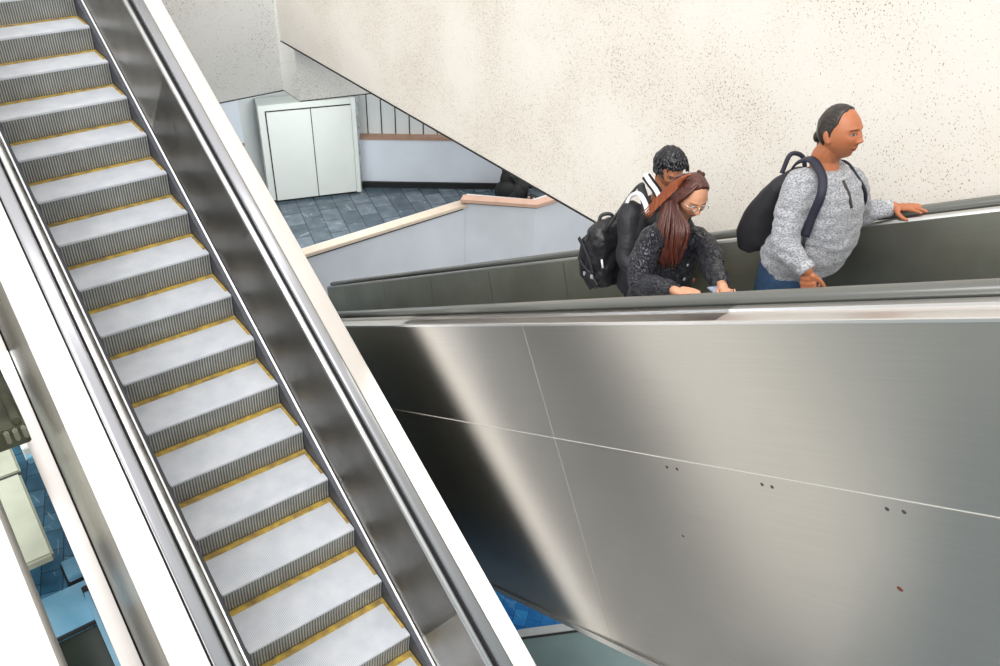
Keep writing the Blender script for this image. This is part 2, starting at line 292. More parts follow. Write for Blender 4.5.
def build_esc(E, r, a0, a1, steps, side_vis, seamw, side_cols, inner_m, eo, bottom, inner_seams, deck_seams, flange):
    """steps = list of step nosing indices; eo = {+1: outer deck offset, -1: ...}"""
    # steps
    ya, yb = E.yc - E.half, E.yc + E.half
    for (xn, zt) in steps:                         # inner corner (back of tread) x, tread height
        d = E.d; bm = BM(); box(bm, min(xn, xn - d * RUN), max(xn, xn - d * RUN), ya, yb, zt - .02, zt, .003)
        st = part('step', bm, MT['tread'], r)
        bm = BM()                                  # curved riser below the nosing
        xf = xn - d * RUN; pts = [(xf + d * .002, zt - .004)]
        for k in range(9):
            t = k / 8; pts.append((xf + d * (.002 + .022 * math.sin(t * PI * .5)), zt - .02 - t * (RISE - .024)))
        v0 = [bm.verts.new((x, ya, z)) for x, z in pts]; v1 = [bm.verts.new((x, yb, z)) for x, z in pts]
        v2 = [bm.verts.new((x + d * .02, ya, z)) for x, z in pts]; v3 = [bm.verts.new((x + d * .02, yb, z)) for x, z in pts]
        for i in range(len(pts) - 1):
            bm.faces.new((v0[i], v0[i + 1], v1[i + 1], v1[i])); bm.faces.new((v2[i], v2[i + 1], v3[i + 1], v3[i]))
            bm.faces.new((v0[i], v0[i + 1], v2[i + 1], v2[i])); bm.faces.new((v1[i], v1[i + 1], v3[i + 1], v3[i]))
        bm.faces.new((v0[0], v1[0], v3[0], v2[0])); bm.faces.new((v0[-1], v1[-1], v3[-1], v2[-1]))
        part('riser', bm, MT['riser'], r, False, st, 'dark ribbed riser')
        bm = BM(); box(bm, *sorted((xn - d * .030, xn + d * .02)), ya, yb, zt, zt + .004)
        for yy in (yb,): box(bm, *sorted((xn - d * .30, xn)), *((yy, yy + .022) if yy == ya else (yy - .022, yy)), zt, zt + .0035)
        part('safety_line', bm, MT['yellow'], r, False, st, 'worn yellow line along the back and ends of the tread')
    for sg in (-1, 1):
        h = E.half; Y = lambda e: E.yc + sg * (h + e)
        eo_ = eo[sg]
        def pf(*q): return [(Y(e), w) for e, w in q]
        E.extr('skirt_panel', pf((.004, -.22), (.004, .185), (.030, .192), (.034, .17), (.02, -.22)), a0, a1, MT['skirt'], r)
        E.extr('chrome_trim', pf((.030, .19), (.032, .212), (.046, .216), (.050, .195), (.04, .18)), a0, a1, MT['chrome'], r)
        cuts = [a0] + [c for c in inner_seams if a0 < c < a1] + [a1]
        for c0, c1 in zip(cuts, cuts[1:]):
            g = .003
            E.extr('inner_panel', pf((.050, .20), (.146, .84), (.160, .84), (.066, .18)), c0 + g, c1 - g, MT['deck'] if (sg == -1 and E.d == -1) else inner_m, r)  # left panel takes paler deck steel: reflected sky brightness put into its colour
        E.extr('inner_backing', pf((.066, .10), (.170, .84), (.20, .80), (.09, .10)), a0, a1, MT['seam'] if sg == 1 and E.d == 1 else MT['black'], r)
        tb = [(.146 + .026 - .026 * math.cos(t), .838 + .024 * math.sin(t)) for t in [PI * k / 8 for k in range(9)]] + [(.198, .80), (.15, .80)]
        E.extr('top_moulding', pf(*tb), a0, a1, MT['chrome'] if E.d == -1 else MT['under'], r, True)
        E.extr('handrail_track', pf((.198, .80), (.198, .848), (.306, .848), (.306, .80)), a0, a1, MT['black'], r)
        hr = []
        for k in range(13):
            t = PI * k / 12; hr.append((.2505 - .0435 * (abs(math.cos(t)) ** .6) * (1 if math.cos(t) > 0 else -1), .868 + .032 * math.sin(t) ** .6 if 0 < k < 12 else .868))
        hr += [(.2505 + .040, .852), (.2505 - .040, .852)]
        E.extr('handrail', pf(*hr), a0, a1, MT['rubber'] if E.d == 1 else MT['rubber2'], r, True)
        cuts = [a0] + [c for c in deck_seams if a0 < c < a1] + [a1]
        for c0, c1 in zip(cuts, cuts[1:]):
            if E.d == 1: pr = pf((.302, .80), (.302, .858), (.352, .856), (.356, .846), (.362, .843), (eo_ - .004, .838), (eo_ - .003, .80))
            else: pr = pf((.302, .80), (.302, .852), (.306, .856), (eo_ - .004, .842), (eo_, .838), (eo_, .79))
            E.extr('deck_panel', pr, c0 + .001, c1 - .001, MT['deck'], r)
        # outer cladding in rows and columns
        eb = eo_ + .03 if E.d == -1 else eo_ + .0
        rows = [(.833, seamw), (seamw, bottom)]
        cols = [a0] + [c for c in side_cols if a0 < c < a1] + [a1]
        if side_vis[sg]:
            for w1, w0 in rows:
                for c0, c1 in zip(cols, cols[1:]):
                    f = lambda w: eo_ - .002 + (eb - eo_) * (.833 - w) / (.833 - bottom)
                    g = .0038 if E.d == 1 else .002
                    E.extr('side_panel', pf((f(w1), w1 - (g if w1 < .8 else 0)), (f(w0), w0 + g), (f(w0) - .02, w0 + g), (f(w1) - .02, w1 - g)), c0 + g, c1 - g, MT['side'], r, na=1)
            E.extr('truss_backing', pf((eo_ - .006, .80), (eb - .006, bottom), (eb - .06, bottom), (eo_ - .06, .80)), a0, a1, MT['seam'] if E.d == 1 else MT['black'], r)
        if E.d == 1 and sg == -1:
            E.extr('edge_trim', pf((eo_ - .004, .838), (eo_ + .006, .836), (eo_ + .006, .824), (eo_ - .004, .820)), a0, a1, MT['chrome'], r)
            E.extr('bottom_trim', pf((eb - .04, bottom + .02), (eb + .012, bottom + .02), (eb + .012, bottom - .02), (eb - .04, bottom - .02)), a0, a1, MT['under'], r)
    if flange:
        e = eo[-1] + .03; yA = E.yc - E.half - e
        E.extr('truss_gap', [(yA + .02, bottom), (yA - .012, bottom), (yA - .012, bottom - .05), (yA + .02, bottom - .05)], a0, a1, MT['black'], r)
        E.extr('truss_flange', [(yA - .008, bottom - .03), (yA - flange, bottom - .03), (yA - flange, bottom - .06), (yA + .02, bottom - .20)], a0, a1, MT['deck'], r, label='lower steel flange of the truss')
    E.extr('underside_panel', [(E.yc - E.half - eo[-1] + .03, bottom + .015), (E.yc + E.half + eo[1] - .03, bottom + .015), (E.yc + E.half + eo[1] - .03, bottom - .01), (E.yc - E.half - eo[-1] + .03, bottom - .01)], a0, a1, MT['under'], r)

# A: the left escalator; inner corner of step 0 at P0
P0 = Vector((-9.4915, 2.0018, -2.43712)) * .93
EA = Esc(-1, .5 * P0.x + C30 * P0.z, P0.y - .5115, .5115)
ra = root('escalator', 'empty moving staircase with worn yellow step lines, seen from above on the left', 'escalator', (-6.2, EA.yc, 0), None)
stA = [(P0.x + k * RUN, P0.z - k * RISE + H) for k in range(-4, 19)]
a_of = lambda p: Vector((p.x, 0, p.z)).dot(Vector((-C30, 0, .5)))
aP0 = a_of(P0)
build_esc(EA, ra, aP0 - 18.6 * PITCH, aP0 + 5 * PITCH, stA, {1: True, -1: True}, .10, [aP0 - 12.2, aP0 - 7.0, aP0 - 2.2], MT['inner'], {1: .452, -1: .502}, -1.25,
          [aP0 - 1.6 - 1.6 * k for k in range(6)] + [aP0 + 0], [aP0 - 5.75, aP0 - 4.25 + 3.2], .15)
# B: the right escalator with the riders
WB = -1.69
EB = Esc(1, WB, 3.543, .51)
rb = root('escalator', 'long steel-clad escalator rising to the right that carries the three riders', 'escalator', (-4.0, EB.yc, 0), None)
XM = -2.31 + RUN                                  # inner corner x of the man's step
stB = [(XM + k * RUN, EB.zin(XM + k * RUN)) for k in range(-19, 9)]
SEAM = -4.014
build_esc(EB, rb, -11.0, 1.2, stB, {1: True, -1: True}, .127, [SEAM - 2.75, SEAM, SEAM + 2.95], MT['inner2'], {1: .456, -1: .456}, -1.25,
          [-9.2 + 1.18 * k for k in range(-1, 8)], [-2.55, -5.6], 0)

# ------------------------------------------------------------------ the hall
def rect(bm, x0, x1, y0, y1, z0, z1): box(bm, x0, x1, y0, y1, z0, z1)
bm = BM(); rect(bm, -19, 5, -7, 4.6, -.3, 0); prism(bm, [(-19, 4.6), (-9.96, 4.6), (-10.02, 7.15), (-9.22, 8.0), (-9.2, 14), (-19, 14)], -.3, 0); struct('floor', bm, MT['floor'])
bm = BM(); rect(bm, -10, 5, 4.6, 14, -3, -2.7); struct('floor', bm, MT['floor'])
bm = BM(); rect(bm, -9.5, -6.1, -.95, 2.4, 0, .01); struct('floor', bm, MT['floor_slate'])
bm = BM(); prism(bm, [(-5.3, 2.6), (-3.45, 2.6), (-2.2, 5.0), (-4.6, 5.0)], .0, .012); struct('floor', bm, MT['floor_blue'])
# long hanging pebbledash wall above the right escalator
bm = BM(); box(bm, -10.96, 6, 4.75, 5.25, 3.51, 9.0, .015); struct('wall_right', bm, MT['wall'])
bm = BM(); box(bm, -10.96, 6, 4.7485, 5.2, 3.50, 3.509); struct('trim', bm, MT['line'])
# pebbledash wall at the back left, with its corner
bm = BM(); prism(bm, [(-11.57, -4), (-11.57, 4.98), (-11.03, 4.97), (-10.77, 6.0), (-10.3, 7.8), (-16, 7.8), (-16, -4)], 2.61, 9.5); struct('wall_back', bm, MT['wall_b'])
bm = BM(); prism(bm, [(-11.565, -4), (-11.565, 4.985), (-11.025, 4.975), (-10.765, 6.0), (-10.295, 7.8), (-11, 7.8), (-11.7, 5.2), (-11.7, -4)], 2.597, 2.612); struct('trim', bm, MT['line'])
# low pale wall behind the cupboard, panelled wall above it
P1, P2, P3 = (-12.98, 6.92), (-11.36, 9.22), (-10.2, 11.2)
bm = BM(); wallseg(bm, P1, P2, 0, .93, .25); wallseg(bm, P2, P3, 0, .93, .25); struct('wall_low', bm, MT['pale'])
bm = BM(); wallseg(bm, (P1[0] + .03, P1[1] - .02), (P2[0] + .03, P2[1] - .02), .93, .985, .32); struct('trim', bm, MT['brown'])
bm = BM(); wallseg(bm, (P1[0] - .10, P1[1] + .07), (P2[0] - .1, P2[1] + .07), .9, 4.5, .2); struct('wall_panelled', bm, MT['palew'])
dx, dy = P2[0] - P1[0], P2[1] - P1[1]; L_ = math.hypot(dx, dy); dx /= L_; dy /= L_
bm = BM()
for k in range(11):
    q = (P1[0] - .10 + dx * (.14 + .25 * k), P1[1] + .07 + dy * (.14 + .25 * k)); wallseg(bm, (q[0] + .006, q[1] - .006), (q[0] + .006 + dx * .018, q[1] - .006 + dy * .018), .93, 4.4, .02)
struct('trim', bm, MT['line'])
bm = BM(); wallseg(bm, (P1[0] + .05, P1[1] - .04), (P2[0] + .07, P2[1] - .05), 0, .11, .05); wallseg(bm, (P2[0] + .03, P2[1] - .05), (P3[0] + .1, P3[1]), 0, .11, .05); struct('baseboard_back', bm, MT['black'])
# wall left of the cupboard
bm = BM(); wallseg(bm, (-14.1, 1.5), (-13.62, 6.4), 0, 4.5, .25); struct('wall_left', bm, MT['palew'])
bm = BM(); wallseg(bm, (-14.04, 1.5), (-13.70, 5.05), 1.02, 3.4, .06); struct('wall_left', bm, MT['pale'])
bm = BM(); wallseg(bm, (-14.02, 1.5), (-13.68, 5.05), .97, 1.03, .08); struct('trim', bm, MT['brown'])
# stairwell parapet with its coping
bm = BM(); rect(bm, -10.14, -9.89, 2.4, 7.06, -2.7, .82); prism(bm, [(-9.93, 7.04), (-9.12, 7.86), (-9.09, 14), (-9.34, 14), (-9.36, 8.0), (-10.1, 7.25)], -2.7, .92); struct('wall_stair', bm, MT['pale'])
bm = BM(); box(bm, -10.05, -9.86, 2.4, 7.08, .82, .875, .006); struct('trim', bm, MT['coping2'])
bm = BM(); prism(bm, [(-9.90, 6.98), (-9.08, 7.86), (-9.05, 8.6), (-9.22, 8.6), (-9.24, 7.96), (-10.02, 7.12)], .92, .975); struct('trim', bm, MT['coping'])
bm = BM(); rect(bm, -9.885, -9.875, 2.4, 7.02, .795, .82); prism(bm, [(-9.905, 7.0), (-9.10, 7.87), (-9.08, 8.6), (-9.13, 8.6), (-9.14, 7.9), (-9.93, 7.05)], .90, .92); struct('trim', bm, MT['line'])
# ground beside and under the escalators
bm = BM(); prism(bm, [(-3.62, 2.55), (-3.40, 3.09), (-3.16, 3.55), (-2.3, 5.2), (1, 5.2), (1, 2.55)], 0, .50); struct('platform', bm, MT['teal'])
bm = BM(); prism(bm, [(-3.66, 2.55), (-3.43, 3.10), (-3.19, 3.56), (-2.34, 5.2), (-2.28, 5.2), (-3.13, 3.53), (-3.37, 3.07), (-3.59, 2.55)], .40, .525); struct('trim', bm, MT['palew'])
bm = BM(); prism(bm, [(-3.6, 2.55), (-3.37, 3.07), (-3.13, 3.53), (-2.28, 5.2), (-2.25, 5.2), (-3.105, 3.53), (-3.345, 3.07), (-3.57, 2.55)], .48, .505); struct('trim', bm, MT['line'])
# left: sloping plaster parapet of the next stair
bm = BM(); pr = [(-.163, -5.536), (-.163, -7.2), (-.9, -7.2), (-.9, -5.536)]
vs = []
for a in (-1.5, 9.0): vs.append([bm.verts.new((-C30 * a + .5 * w, y, .5 * a + C30 * w + H)) for y, w in pr])
for i in range(4): bm.faces.new((vs[0][i], vs[0][(i + 1) % 4], vs[1][(i + 1) % 4], vs[1][i]))
bm.faces.new(vs[0]); bm.faces.new(vs[1]); struct('wall_left_parapet', bm, MT['parapet'])
# things on the lower floor left of the escalator
t = root('concrete_bench', 'pale olive concrete slab in two lengths over the blue tiles, left edge', 'concrete slab', (-6.9, -.35, 0))
bm = BM(); box(bm, -7.42, -6.2, -.9, .03, .9, 1.0, .02); part('block', bm, MT['concrete'], t)
bm = BM(); box(bm, -8.6, -7.44, -.9, .045, .9, 1.0, .02); part('block', bm, MT['concrete'], t)
bm = BM(); box(bm, -7.45, -7.41, -.88, .03, .9, .985); box(bm, -8.3, -8.1, -.8, -.3, 0, .9); box(bm, -6.9, -6.7, -.85, -.45, 0, .9); part('support', bm, MT['line'], t)
t = root('ledge', 'low shiny light-blue ledge beyond the dark pit, lower left', 'ledge', (-6.4, -.1, 0))
bm = BM(); box(bm, -6.66, -6.12, -.9, .34, 0, .06, .01); part('ledge_top', bm, MT['lightblue'], t)
bm = BM(); box(bm, -6.14, -6.11, -.9, .34, 0, .05); part('ledge_edge', bm, MT['line'], t)
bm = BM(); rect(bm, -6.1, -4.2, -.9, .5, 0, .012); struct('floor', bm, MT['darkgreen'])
t = root('kerb_rail', 'narrow blue-grey rail with a black end cap, crossing the light-blue ledge', 'rail', (-6.1, .16, 0))
bm = BM(); box(bm, -6.45, -4.4, .135, .185, .06, .14, .008); part('rail_bar', bm, MT['lightblue'], t)
bm = BM(); box(bm, -6.50, -6.42, .13, .19, .06, .15, .008); part('end_cap', bm, MT['black'], t)
t = root('floor_box', 'small black-based blue floor box on the tiles below the left escalator', 'box', (-6.75, .15, 0))
bm = BM(); box(bm, -6.98, -6.72, .06, .26, .03, .10, .01); part('lid', bm, MT['lightblue'], t)
bm = BM(); box(bm, -7.0, -6.7, .04, .28, 0, .03); part('base', bm, MT['black'], t)
t = root('junction_box', 'small pale box on a bracket under the steel beam, left edge', 'junction box', (-7.3, .1, 1.0))
bm = BM(); box(bm, -7.72, -7.56, .12, .24, .98, 1.14, .01); part('casing', bm, MT['white'], t)
bm = BM(); box(bm, -7.56, -7.50, .13, .23, .98, 1.06, .008); part('bracket', bm, MT['lightblue'], t)
# steel beam crossing under
t = root('steel_beam', 'stained olive-grey steel beam end beside the left escalator, left edge', 'beam', (-6.6, .0, 2.3))
bm = BM(); box(bm, -8.6, -5.95, -.9, .18, 2.42, 2.6, .01); part('flange', bm, MT['greensteel'], t)
bm = BM(); box(bm, -8.6, -5.97, .10, .16, 2.60, 2.66, .01); part('rib', bm, MT['greensteel'], t)
for q in (0, 1, 2):
    bm = BM(); box(bm, -5.96, -5.90, .02 + q * .06, .055 + q * .06, 2.50, 2.60, .01); part('bolt_plate', bm, MT['concrete'], t)
# dark bundle left on the floor by the parapet
t = root('bag', 'black draped bag heaped against the pale low wall behind the salmon coping', 'bag', (-10.98, 8.88, 0))
bm = BM()
for i in range(9):
    a = i / 9 * 2 * PI; ball(bm, (-10.95 + .11 * math.cos(a), 8.86 + .14 * math.sin(a), .20 + .06 * math.sin(3 * a)), .19, (1, 1, 1.1), sub=2)
ball(bm, (-10.99, 8.80, .42), .17, (.8, .95, 1.3), sub=2); ball(bm, (-11.02, 8.76, .60), .09, (.8, .8, 1.5), sub=2)
part('sack', bm, MT['black'], t, True)
bm = BM(); tube(bm, bez([(-10.97, 8.76, .5), (-10.85, 8.76, .55), (-10.83, 8.84, .42), (-10.82, 8.9, .25)]), .016, 8); part('strap', bm, MT['skirt'], t, True)
t2_ = root('bag', 'dark low bag with pinkish patches beside the taller black bag', 'bag', (-10.55, 9.15, 0))
bm = BM()
for i in range(1, 6): ball(bm, (-10.68 + .08 * i, 8.95 + .09 * i, .10 + .02 * math.sin(i * 2)), .13, (1, 1, .8), sub=2)
part('sack', bm, MT['black'], t2_, True)
bm = BM()
for i in range(3): box(bm, -10.55 + .06 * i, -10.515 + .06 * i, 8.90 + .07 * i, 8.94 + .07 * i, .13, .24 - .02 * i, .006)
part('patch', bm, MT['coping'], t2_)
# white double-door cupboard
t = root('cupboard', 'tall off-white double-door cupboard standing on dark slate tiles', 'cupboard', (-13.2, 6.0, 0))
A_, B_ = Vector((-13.20, 5.32, 0)), Vector((-12.74, 6.72, 0)); u = (B_ - A_).normalized(); n = Vector((-u.y, u.x, 0)); wd = (B_ - A_).length
def cb(name, s0, s1, d0, d1, z0, z1, m, bev=.004, parent=None):
    bm = BM(); box(bm, s0, s1, d0, d1, z0, z1, bev)
    for v in bm.verts: c = v.co; v.co = Vector((A_.x + u.x * c.x + n.x * c.y, A_.y + u.y * c.x + n.y * c.y, c.z))
    return part(name, bm, m, t, False, parent)
CZ = 1.79
cb('carcass', -.13, wd + .03, .03, .42, .05, CZ, MT['white'])
cb('plinth', -.1, wd, .06, .40, 0, .05, MT['black'])
cb('seam', .0, wd - .05, .022, .032, CZ - .12, CZ - .10, MT['line'], .0)
cb('seam', -.02, .0, .02, .032, .05, CZ - .1, MT['line'], .0)
cb('door', .0, wd / 2 - .008, .0, .03, .05, CZ - .12, MT['white']); cb('door', wd / 2 + .008, wd - .05, .0, .03, .05, CZ - .12, MT['white'])
cb('door_gap', wd / 2 - .008, wd / 2 + .008, .02, .031, .05, CZ - .12, MT['line'], 0)
cb('side_post', wd - .045, wd + .03, -.02, .03, .04, CZ + .02, MT['white'])
# bolts and stains on the side panel of the right escalator
def on_side(px, py): # point on the outer face of the right escalator's near cladding
    p = pt(px, py, EB.yc - EB.half - .456 + .002); return p
def pt(px, py, Y):
    r = CR * ((px - 500) / FPX) + CD * ((py - 333) / FPX) + CF
    r = r * (Y / r.y); return Vector((r.x, r.y, r.z + H))
for (px, py) in ((667, 467), (677, 469), (762, 484.5), (772, 487), (887, 509), (904, 512)):
    p = on_side(px, py); bm = BM(); ball(bm, p, .010, (1, .25, .8), sub=2); part('bolt_head', bm, MT['stain'], rb, True)
for (px, py, s_) in ((683, 536, .007), (900, 589, .011)):
    p = on_side(px, py); bm = BM(); ball(bm, p, s_, (1.3, .3, .8), sub=2); part('rust_spot', bm, MT['rust'], rb, True, label='small red-brown rust spot')

# ------------------------------------------------------------------ people
def voxel(bm, size, smooth=2, fac=.5):
    me = bpy.data.meshes.new('tmp'); bm.to_mesh(me); bm.free()
    o = bpy.data.objects.new('tmp', me); COL.objects.link(o)
    md = o.modifiers.new('r', 'REMESH'); md.mode = 'VOXEL'; md.voxel_size = size; md.use_smooth_shade = True
    if smooth: s = o.modifiers.new('s', 'SMOOTH'); s.iterations = smooth; s.factor = fac
    dg = bpy.context.evaluated_depsgraph_get(); dg.update()
    m2 = bpy.data.meshes.new_from_object(o.evaluated_get(dg))
    bpy.data.objects.remove(o, do_unlink=True); bpy.data.meshes.remove(me)
    return m2
def wobble(me, fn):
    """push a surface in and out by fn(position)"""
    nr = [v.normal.copy() for v in me.vertices]; co = [v.co + n_ * fn(v.co) for v, n_ in zip(me.vertices, nr)]
    me.vertices.foreach_set('co', [c for p in co for c in p]); me.update()
def mpart(name, me, m, r, parent=None, label=None):
    """mesh in world coordinates -> part"""
    me.name = name; me.transform(Matrix.Translation(-Vector(r.location)))
    me.materials.clear(); me.materials.append(m)
    for p in me.polygons: p.use_smooth = True
    o = bpy.data.objects.new(name, me); COL.objects.link(o); o.parent = parent or r
    if label: o['label'] = label
    return o
def limb(bm, pts, rad, seg=14):
    for (a, ra_), (b, rb_) in zip(zip(pts, rad), list(zip(pts, rad))[1:]):
        tube(bm, [a, b], [ra_, rb_], seg)
    for p, r_ in zip(pts, rad): ball(bm, p, r_, sub=2)
def loft(bm, rings, seg=28):
    """rings: (centre, depth radius, width radius[, fwd vector, exponent])"""
    R = []
    for q in rings:
        c, rx, ry = Vector(q[0]), q[1], q[2]; f = Vector(q[3]).normalized() if len(q) > 3 else Vector((1, 0, 0)); e = q[4] if len(q) > 4 else 2.4
        nx = rings[min(rings.index(q) + 1, len(rings) - 1)][0]; pv = rings[max(rings.index(q) - 1, 0)][0]
        ax = (Vector(nx) - Vector(pv)).normalized(); l = ax.cross(f).normalized(); f = l.cross(ax).normalized()
        ring = []
        for k in range(seg):
            t = 2 * PI * k / seg; cs, sn = math.cos(t), math.sin(t)
            ring.append(bm.verts.new(c + f * rx * math.copysign(abs(cs) ** (2 / e), cs) + l * ry * math.copysign(abs(sn) ** (2 / e), sn)))
        R.append(ring)
    for a, b in zip(R, R[1:]):
        for k in range(seg): bm.faces.new((a[k], a[(k + 1) % seg], b[(k + 1) % seg], b[k]))
    bm.faces.new(R[0]); bm.faces.new(R[-1])
G = lambda y, z, y0, z0, sy, sz: math.exp(-((y - y0) / sy) ** 2 - ((z - z0) / sz) ** 2)
def head_pt(d, wide=1, jaw=1):
    x, y, z = .098 * d.x, .076 * d.y * wide, .118 * d.z
    # skull a little fuller at the back
    if d.x < 0: x *= 1.04
    if d.z < -.05:
        t = min(1, (-.05 - d.z) / .95); y *= 1 - .36 * t ** 1.4 / jaw; x *= (1 - .42 * t) if x < 0 else (1 - .10 * t)
    f = max(0, min(1, (d.x - .15) / .5))
    if f > 0:
        a = 0
        a += .019 * G(y, z, 0, -.030, .0115, .012) + .012 * G(y, z, 0, -.008, .009, .022)
        for s in (-1, 1):
            a += .009 * G(y, z, s * .012, -.034, .007, .007) - .012 * G(y, z, s * .031, .006, .017, .012) + .0065 * G(y, z, s * .031, .003, .012, .0065)
            a += .005 * G(y, z, s * .026, .026, .022, .007) + .005 * G(y, z, s * .044, -.026, .02, .02)
        a += .009 * G(y, z, 0, -.0595, .021, .005) + .009 * G(y, z, 0, -.0715, .017, .006) - .004 * G(y, z, 0, -.0655, .022, .002)
        a -= .004 * G(y, z, 0, -.083, .02, .006); a += .012 * G(y, z, 0, -.101, .02, .015)
        x += a * f
    return Vector((x, y, z))
def frame(yaw, pitch, rollv=0):
    """face direction: yaw about z (deg, left positive), pitch down positive"""
    return Matrix.Rotation(math.radians(yaw), 3, 'Z') @ Matrix.Rotation(math.radians(pitch), 3, 'Y') @ Matrix.Rotation(math.radians(rollv), 3, 'X')
def add_head(bm, c, R, s=1, wide=1, jaw=1):
    q = bmesh.ops.create_icosphere(bm, subdivisions=6, radius=1)
    for v in q['verts']: v.co = R @ (head_pt(v.co.normalized(), wide, jaw) * s) + Vector(c)
    for sg in (-1, 1):
        e = R @ Matrix.Rotation(sg * -.35, 3, 'Z') @ Matrix.Rotation(-.15, 3, 'Y')
        base_ = R @ (Vector((-.010, sg * .078 * wide, -.008)) * s) + Vector(c)
        ball(bm, base_, .030 * s, (.56, .22, 1.0), e, 3); ball(bm, base_ + R @ (Vector((.006, 0, -.020)) * s), .011 * s, (.9, .5, 1), e, 2)
def hair_shell(c, R, s, line, thick, wide=1, rough_=.0, freq=30, seed=0, fwd=0):
    bm = BM(); q = bmesh.ops.create_icosphere(bm, subdivisions=6, radius=1)
    zs = [a for a, b in line]; xs = [b for a, b in line]
    for v in q['verts']:
        d = v.co.normalized(); p = head_pt(d, wide)
        xh = float(np.interp(p.z, zs, xs)) if callable(line) is False else 0
        jit = .006 * noise.noise(Vector((p.y * 60 + seed, p.z * 60, seed)))
        mk = max(0, min(1, (xh + jit - p.x) / .012))
        n = noise.noise(d * freq * .12 + Vector((seed, 0, 0))); n2 = noise.noise(Vector((d.x * freq * .3, d.y * freq, d.z * freq * .3)) + Vector((0, seed, 0)))
        th = thick * (1 + .35 * max(0, d.z)) * (1 + rough_ * n + rough_ * .6 * n2)
        v.co = R @ ((p + d * (mk * th - (1 - mk) * .006)) * s) + Vector(c)
    return bm
def hand(bm, wrist, dirv, palm, thumb_side, s=1, curl=(25, 30, 35, 40), spread=5, thumb=(.75, .45), sc=1.0):
    """palm = direction the palm faces, thumb_side = direction towards the thumb"""
    d = Vector(dirv).normalized(); p = Vector(palm); p = (p - d * p.dot(d)).normalized(); a = d.cross(p)
    if a.dot(Vector(thumb_side)) < 0: a = -a
    w = Vector(wrist); k = sc
    M3 = Matrix((d, a, p)).transposed()
    for t, wy, hz in ((.015, .026, .018), (.04, .036, .016), (.065, .040, .0145), (.085, .038, .0125)):
        ball(bm, w + d * t * k, 1, (.020 * k, wy * k, hz * k), M3, 3)
    for i, (ln, off) in enumerate(((.070, .030), (.078, .010), (.073, -.010), (.058, -.028))):
        r0 = (.0088, .0090, .0085, .0075)[i] * k; c = math.radians(curl[i]); sp = math.radians((1.5 - i) * spread)
        b0 = w + d * (.088 - .006 * abs(i - 1)) * k + a * off * k
        dd = (d * math.cos(sp) + a * math.sin(sp)).normalized(); pts = [b0 - dd * .02 * k, b0]; ang = 0
        for seg_, fr in enumerate((.45, .30, .25)):
            ang += c * (.6, 1.0, .8)[seg_]
            pts.append(pts[-1] + (dd * math.cos(ang) + p * math.sin(ang)) * ln * fr * k)
        limb(bm, pts, [r0 * 1.05, r0 * 1.05, r0, r0 * .92, r0 * .8], 8)
    t0 = w + d * .028 * k + a * .024 * k; td = (d * thumb[0] + a * (1 - thumb[0] * .4) + p * thumb[1]).normalized()
    t1 = t0 + td * .036 * k; t2 = t1 + (td * .7 + d * .5 + p * .15).normalized() * .030 * k; t3 = t2 + (d * .85 + td * .3 + p * .25).normalized() * .022 * k
    limb(bm, [t0, t1, t2, t3], [.016 * k, .0115 * k, .010 * k, .008 * k], 8)
def skin_mat(name, c, dark, lip, red=.0):
    m, nt, b = base(name); setin(b, 'Roughness', .48); setin(b, 'Subsurface Weight', .12); setin(b, 'Subsurface Scale', .01)
    b.inputs['Subsurface Radius'].default_value = (1, .35, .2)
    at = N(nt, 'ShaderNodeVertexColor', layer_name='Col'); nt.links.new(at.outputs[0], b.inputs['Base Color']); return m
def paint(me, c, R, s, skin, brow, lip, stub=None, stubble=0, look=0, hairm=None):
    """skin pigment: brows, lips, stubble, eyes; me in world coordinates"""
    at = me.color_attributes.new(name='Col', type='FLOAT_COLOR', domain='POINT'); Ri = R.inverted(); c = Vector(c)
    sk = np.array(skin); out = np.ones((len(me.vertices), 4)); out[:, :3] = sk
    for i, v in enumerate(me.vertices):
        p = Ri @ (v.co - c) / s
        if abs(p.z) > .14 or abs(p.x) > .14 or abs(p.y) > .11: continue
        col = sk.copy(); x, y, z = p; ay = abs(y)
        n = noise.noise(Vector((x, y, z)) * 45); col *= 1 + .05 * n
        if x > .02:
            col = col * (1 - .0) ; ch = G(ay, z, .045, -.03, .02, .018) + G(ay, z, 0, -.032, .012, .012); col = col * (1 - .18 * min(1, ch) * np.array((0, .6, .6)))
            bz = .024 + .10 * (.03 - ay) * (1 if ay > .03 else -.3)
            bw = max(0, 1 - abs(z - bz) / .0042) * (1 if .012 < ay < .046 else 0); col = col * (1 - .85 * min(1, bw * 1.6)) + np.array(brow) * .85 * min(1, bw * 1.6)
            ey = ((ay - .031) / .0135) ** 2 + ((z - .003) / .0048) ** 2
            if ey < 1:
                ir = (ay - .031 + (look if y > 0 else -look)) ** 2 + (z - .003) ** 2
                col = np.array((.28, .20, .16)) if ir > .0052 ** 2 else np.array((.03, .018, .012))
            elif ey < 1.9: col = col * (.25 if z > .003 else .65)
            lp = ((y) / .023) ** 2 + ((z + .0655) / .0095) ** 2
            if lp < 1: col = np.array(lip) * (.35 if abs(z + .0655) < .0014 else 1)
            nn = (ay - .008) ** 2 + (z + .0415) ** 2
            if nn < .0035 ** 2: col = col * .35
        if stubble and x > -.01 and z < -.045 and not (x > .02 and (y / .023) ** 2 + ((z + .0655) / .0095) ** 2 < 1):
            col = col * (1 - stubble * min(1, (-.045 - z) / .02))
        out[i, :3] = np.clip(col, 0, 1)
    at.data.foreach_set('color', out.astype(np.float32).ravel())
